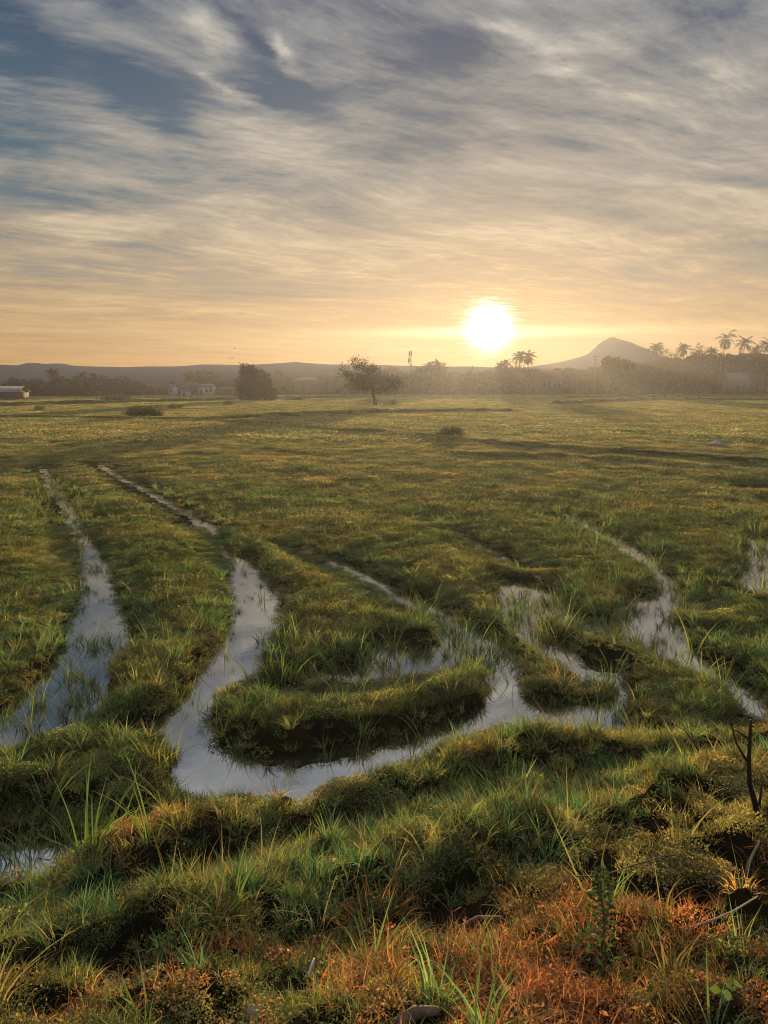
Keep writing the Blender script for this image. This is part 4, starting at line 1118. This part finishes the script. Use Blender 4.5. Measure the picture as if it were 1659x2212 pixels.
# larger cloud banks and clear gaps, each at its own place in the sky
psm = VM('ADD', pl_, VM('SCALE', wv_, scale=.16)); psm = VM('ADD', psm, VM('SCALE', VM('SUBTRACT', warp2.outputs['Color'], (.5, .5, .5)), scale=.30))
def bank(c, a, b, amt):
    def uv(p):
        d = ray(*p); d = d / np.linalg.norm(d); return np.array([d[0], d[1]]) / (d[2] + .07)
    c0 = uv(c); Mi = np.linalg.inv(np.column_stack([uv(a) - c0, uv(b) - c0]))
    q = VM('SUBTRACT', psm, (float(c0[0]), float(c0[1]), 0.0))
    s1 = VM('DOT_PRODUCT', q, (float(Mi[0, 0]), float(Mi[0, 1]), 0.0)); s2 = VM('DOT_PRODUCT', q, (float(Mi[1, 0]), float(Mi[1, 1]), 0.0))
    r2 = M('ADD', M('MULTIPLY', s1, s1), M('MULTIPLY', s2, s2))
    return M('MULTIPLY', M('EXPONENT', M('MULTIPLY', r2, -1.1)), amt if amt < 0 else M('MULTIPLY', M('ADD', .1, M('MULTIPLY', fine, 1.6)), amt))
BANKS = [((170,495),(285,502),(180,450),.45), ((495,193),(560,215),(488,168),.38), ((582,90),(600,118),(562,98),.55), ((618,122),(642,150),(602,132),.3),
 ((425,70),(435,130),(470,70),.32), ((220,262),(330,305),(210,285),.32), ((1090,60),(1210,98),(1085,80),.28), ((1195,140),(1255,185),(1205,125),.22), ((1350,215),(1430,250),(1350,180),.2),
 ((640,590),(690,592),(640,575),.2), ((440,170),(500,200),(445,160),.25), ((560,350),(760,420),(520,450),.12), ((1580,170),(1640,90),(1620,220),.2),
 ((330,230),(470,300),(355,190),-.42), ((625,200),(690,262),(590,235),-.36), ((520,75),(585,125),(495,100),-.30), ((900,190),(1000,320),(800,250),-.26), ((1000,90),(1080,170),(960,150),-.2),
 ((60,425),(230,445),(60,398),-.36), ((20,70),(110,170),(-30,130),-.32), ((1205,300),(1300,318),(1205,278),-.26), ((280,540),(420,552),(280,518),-.24), ((1590,395),(1700,385),(1590,410),-.24), ((1480,60),(1600,120),(1400,130),-.12), ((1300,470),(1420,475),(1300,486),-.14), ((700,300),(800,330),(690,330),-.1)]
for b_ in BANKS: cover = M('ADD', cover, bank(*b_))
fib = noise_n(nt, rot(pw, -40, .9, 3.0, (4, 3, 0)), 2.6, 12, .68, .1)
fib2 = noise_n(nt, rot(pw, 25, 1.0, 1.5, (8, 1, 0)), 2.4, 12, .68, .1)
cover = M('ADD', cover, M('MULTIPLY', M('SUBTRACT', M('ADD', fib, fib2), 1.0), .75))
veil = M('POWER', SS(cover, .78, 1.44), .95)
bright = M('MULTIPLY', SS(cover, 1.25, 1.75), M('ADD', .45, M('MULTIPLY', fine, .9)))
def C(r, g_, b): return tuple(((v / 255) / 12.92 if v / 255 <= .04045 else ((v / 255 + .055) / 1.055) ** 2.4) for v in (r, g_, b))
sky = nd(nt, 'ShaderNodeTexSky', sky_type='NISHITA'); sky.sun_disc = False; sky.sun_elevation = el; sky.sun_rotation = az
sky.air_density = 1.2; sky.dust_density = 1.5
STR = .1
ecl = ramp(nt, dz, [(0.0, (.75, .34, .09)), (.05, (.58, .34, .15)), (.13, C(112, 128, 138)), (.24, C(60, 103, 126)), (.42, C(30, 68, 106)), (.62, (.22, .32, .45)), (1.0, (.30, .42, .60))])
evl = ramp(nt, dz, [(0.0, (1.1, .52, .13)), (.05, (.80, .48, .19)), (.13, C(186, 166, 138)), (.24, C(164, 160, 152)), (.42, C(150, 155, 157)), (.62, (.66, .65, .64)), (1.0, (.8, .79, .78))])  # overhead stops, out of view, raised to add fill light on the ground
ebr = ramp(nt, dz, [(0.0, C(246, 200, 120)), (.08, C(240, 205, 145)), (.2, C(212, 198, 174)), (.42, C(206, 202, 194)), (.62, (.9, .89, .88)), (1.0, (1.0, 1.0, .98))])
skys = VM('SCALE', sky.outputs[0], scale=.1)
clear = MIX(.06, ecl, skys)
c1 = MIX(veil, clear, evl); c2 = MIX(bright, c1, ebr)
acc = c2
# sun glow
cs_ = VM('DOT_PRODUCT', dirv, tuple(float(v) for v in sd_)); ang = M('ARCCOSINE', M('MINIMUM', cs_, 1.0))
g1 = M('EXPONENT', M('MULTIPLY', M('DIVIDE', ang, .22), -1.0))
g2 = M('EXPONENT', M('MULTIPLY', ang, -1 / .055))
rag = M('ADD', -.25, M('MULTIPLY', fine, 2.4))
rag = M('MAXIMUM', rag, .12)
angr = M('MULTIPLY', ang, M('ADD', 1.35, M('MULTIPLY', M('SUBTRACT', fine, .5), -2.4)))
core = M('EXPONENT', M('MULTIPLY', M('POWER', M('DIVIDE', angr, .0245), 2.0), -1.0))
core = M('MULTIPLY', core, 12.0)
# bright strip of thin cloud at the height of the sun
dzs = M('SUBTRACT', dz, float(sd_[2]) - .006); hor = M('MULTIPLY', M('EXPONENT', M('MULTIPLY', M('POWER', M('DIVIDE', dzs, .006), 2.0), -1.0)), M('EXPONENT', M('MULTIPLY', ang, -1 / .09)))
def addl(acc, c, k):
    return MIX(1.0, acc, VM('SCALE', MIX(0.0, c, (1, 1, 1)), scale=k), 'ADD')
acc = addl(acc, (.10, .04, .0), g1)
acc = addl(acc, (.36, .17, .02), M('MULTIPLY', g2, rag))
acc = addl(acc, (1.0, .8, .42), M('MULTIPLY', hor, 2.0))
acc = addl(acc, (1.0, .93, .78), core)
EXPO = 1.3
acc = VM('SCALE', acc, scale=2 ** -EXPO)
bg = nd(nt, 'ShaderNodeBackground'); bg.inputs['Strength'].default_value = STR
L.new(VM('SCALE', acc, scale=1 / STR), bg.inputs['Color'])
ow = nd(nt, 'ShaderNodeOutputWorld'); L.new(bg.outputs[0], ow.inputs['Surface'])
W.cycles.sampling_method = 'MANUAL'; W.cycles.sample_map_resolution = 1024

# ------------------------------------------------------------------ render settings
vs = scene.view_settings; scene.display_settings.display_device = 'sRGB'
vs.view_transform = 'Standard'; vs.look = 'None'; vs.exposure = EXPO; vs.gamma = 1.0; vs.use_curve_mapping = False
scene.cycles.filter_width = 1.05
c = scene.cycles
c.use_denoising = True; c.denoiser = 'OPENIMAGEDENOISE'
c.max_bounces = 6; c.diffuse_bounces = 3; c.glossy_bounces = 3; c.transmission_bounces = 3; c.volume_bounces = 1; c.transparent_max_bounces = 4
c.sample_clamp_indirect = 4.0; c.caustics_reflective = False; c.caustics_refractive = False
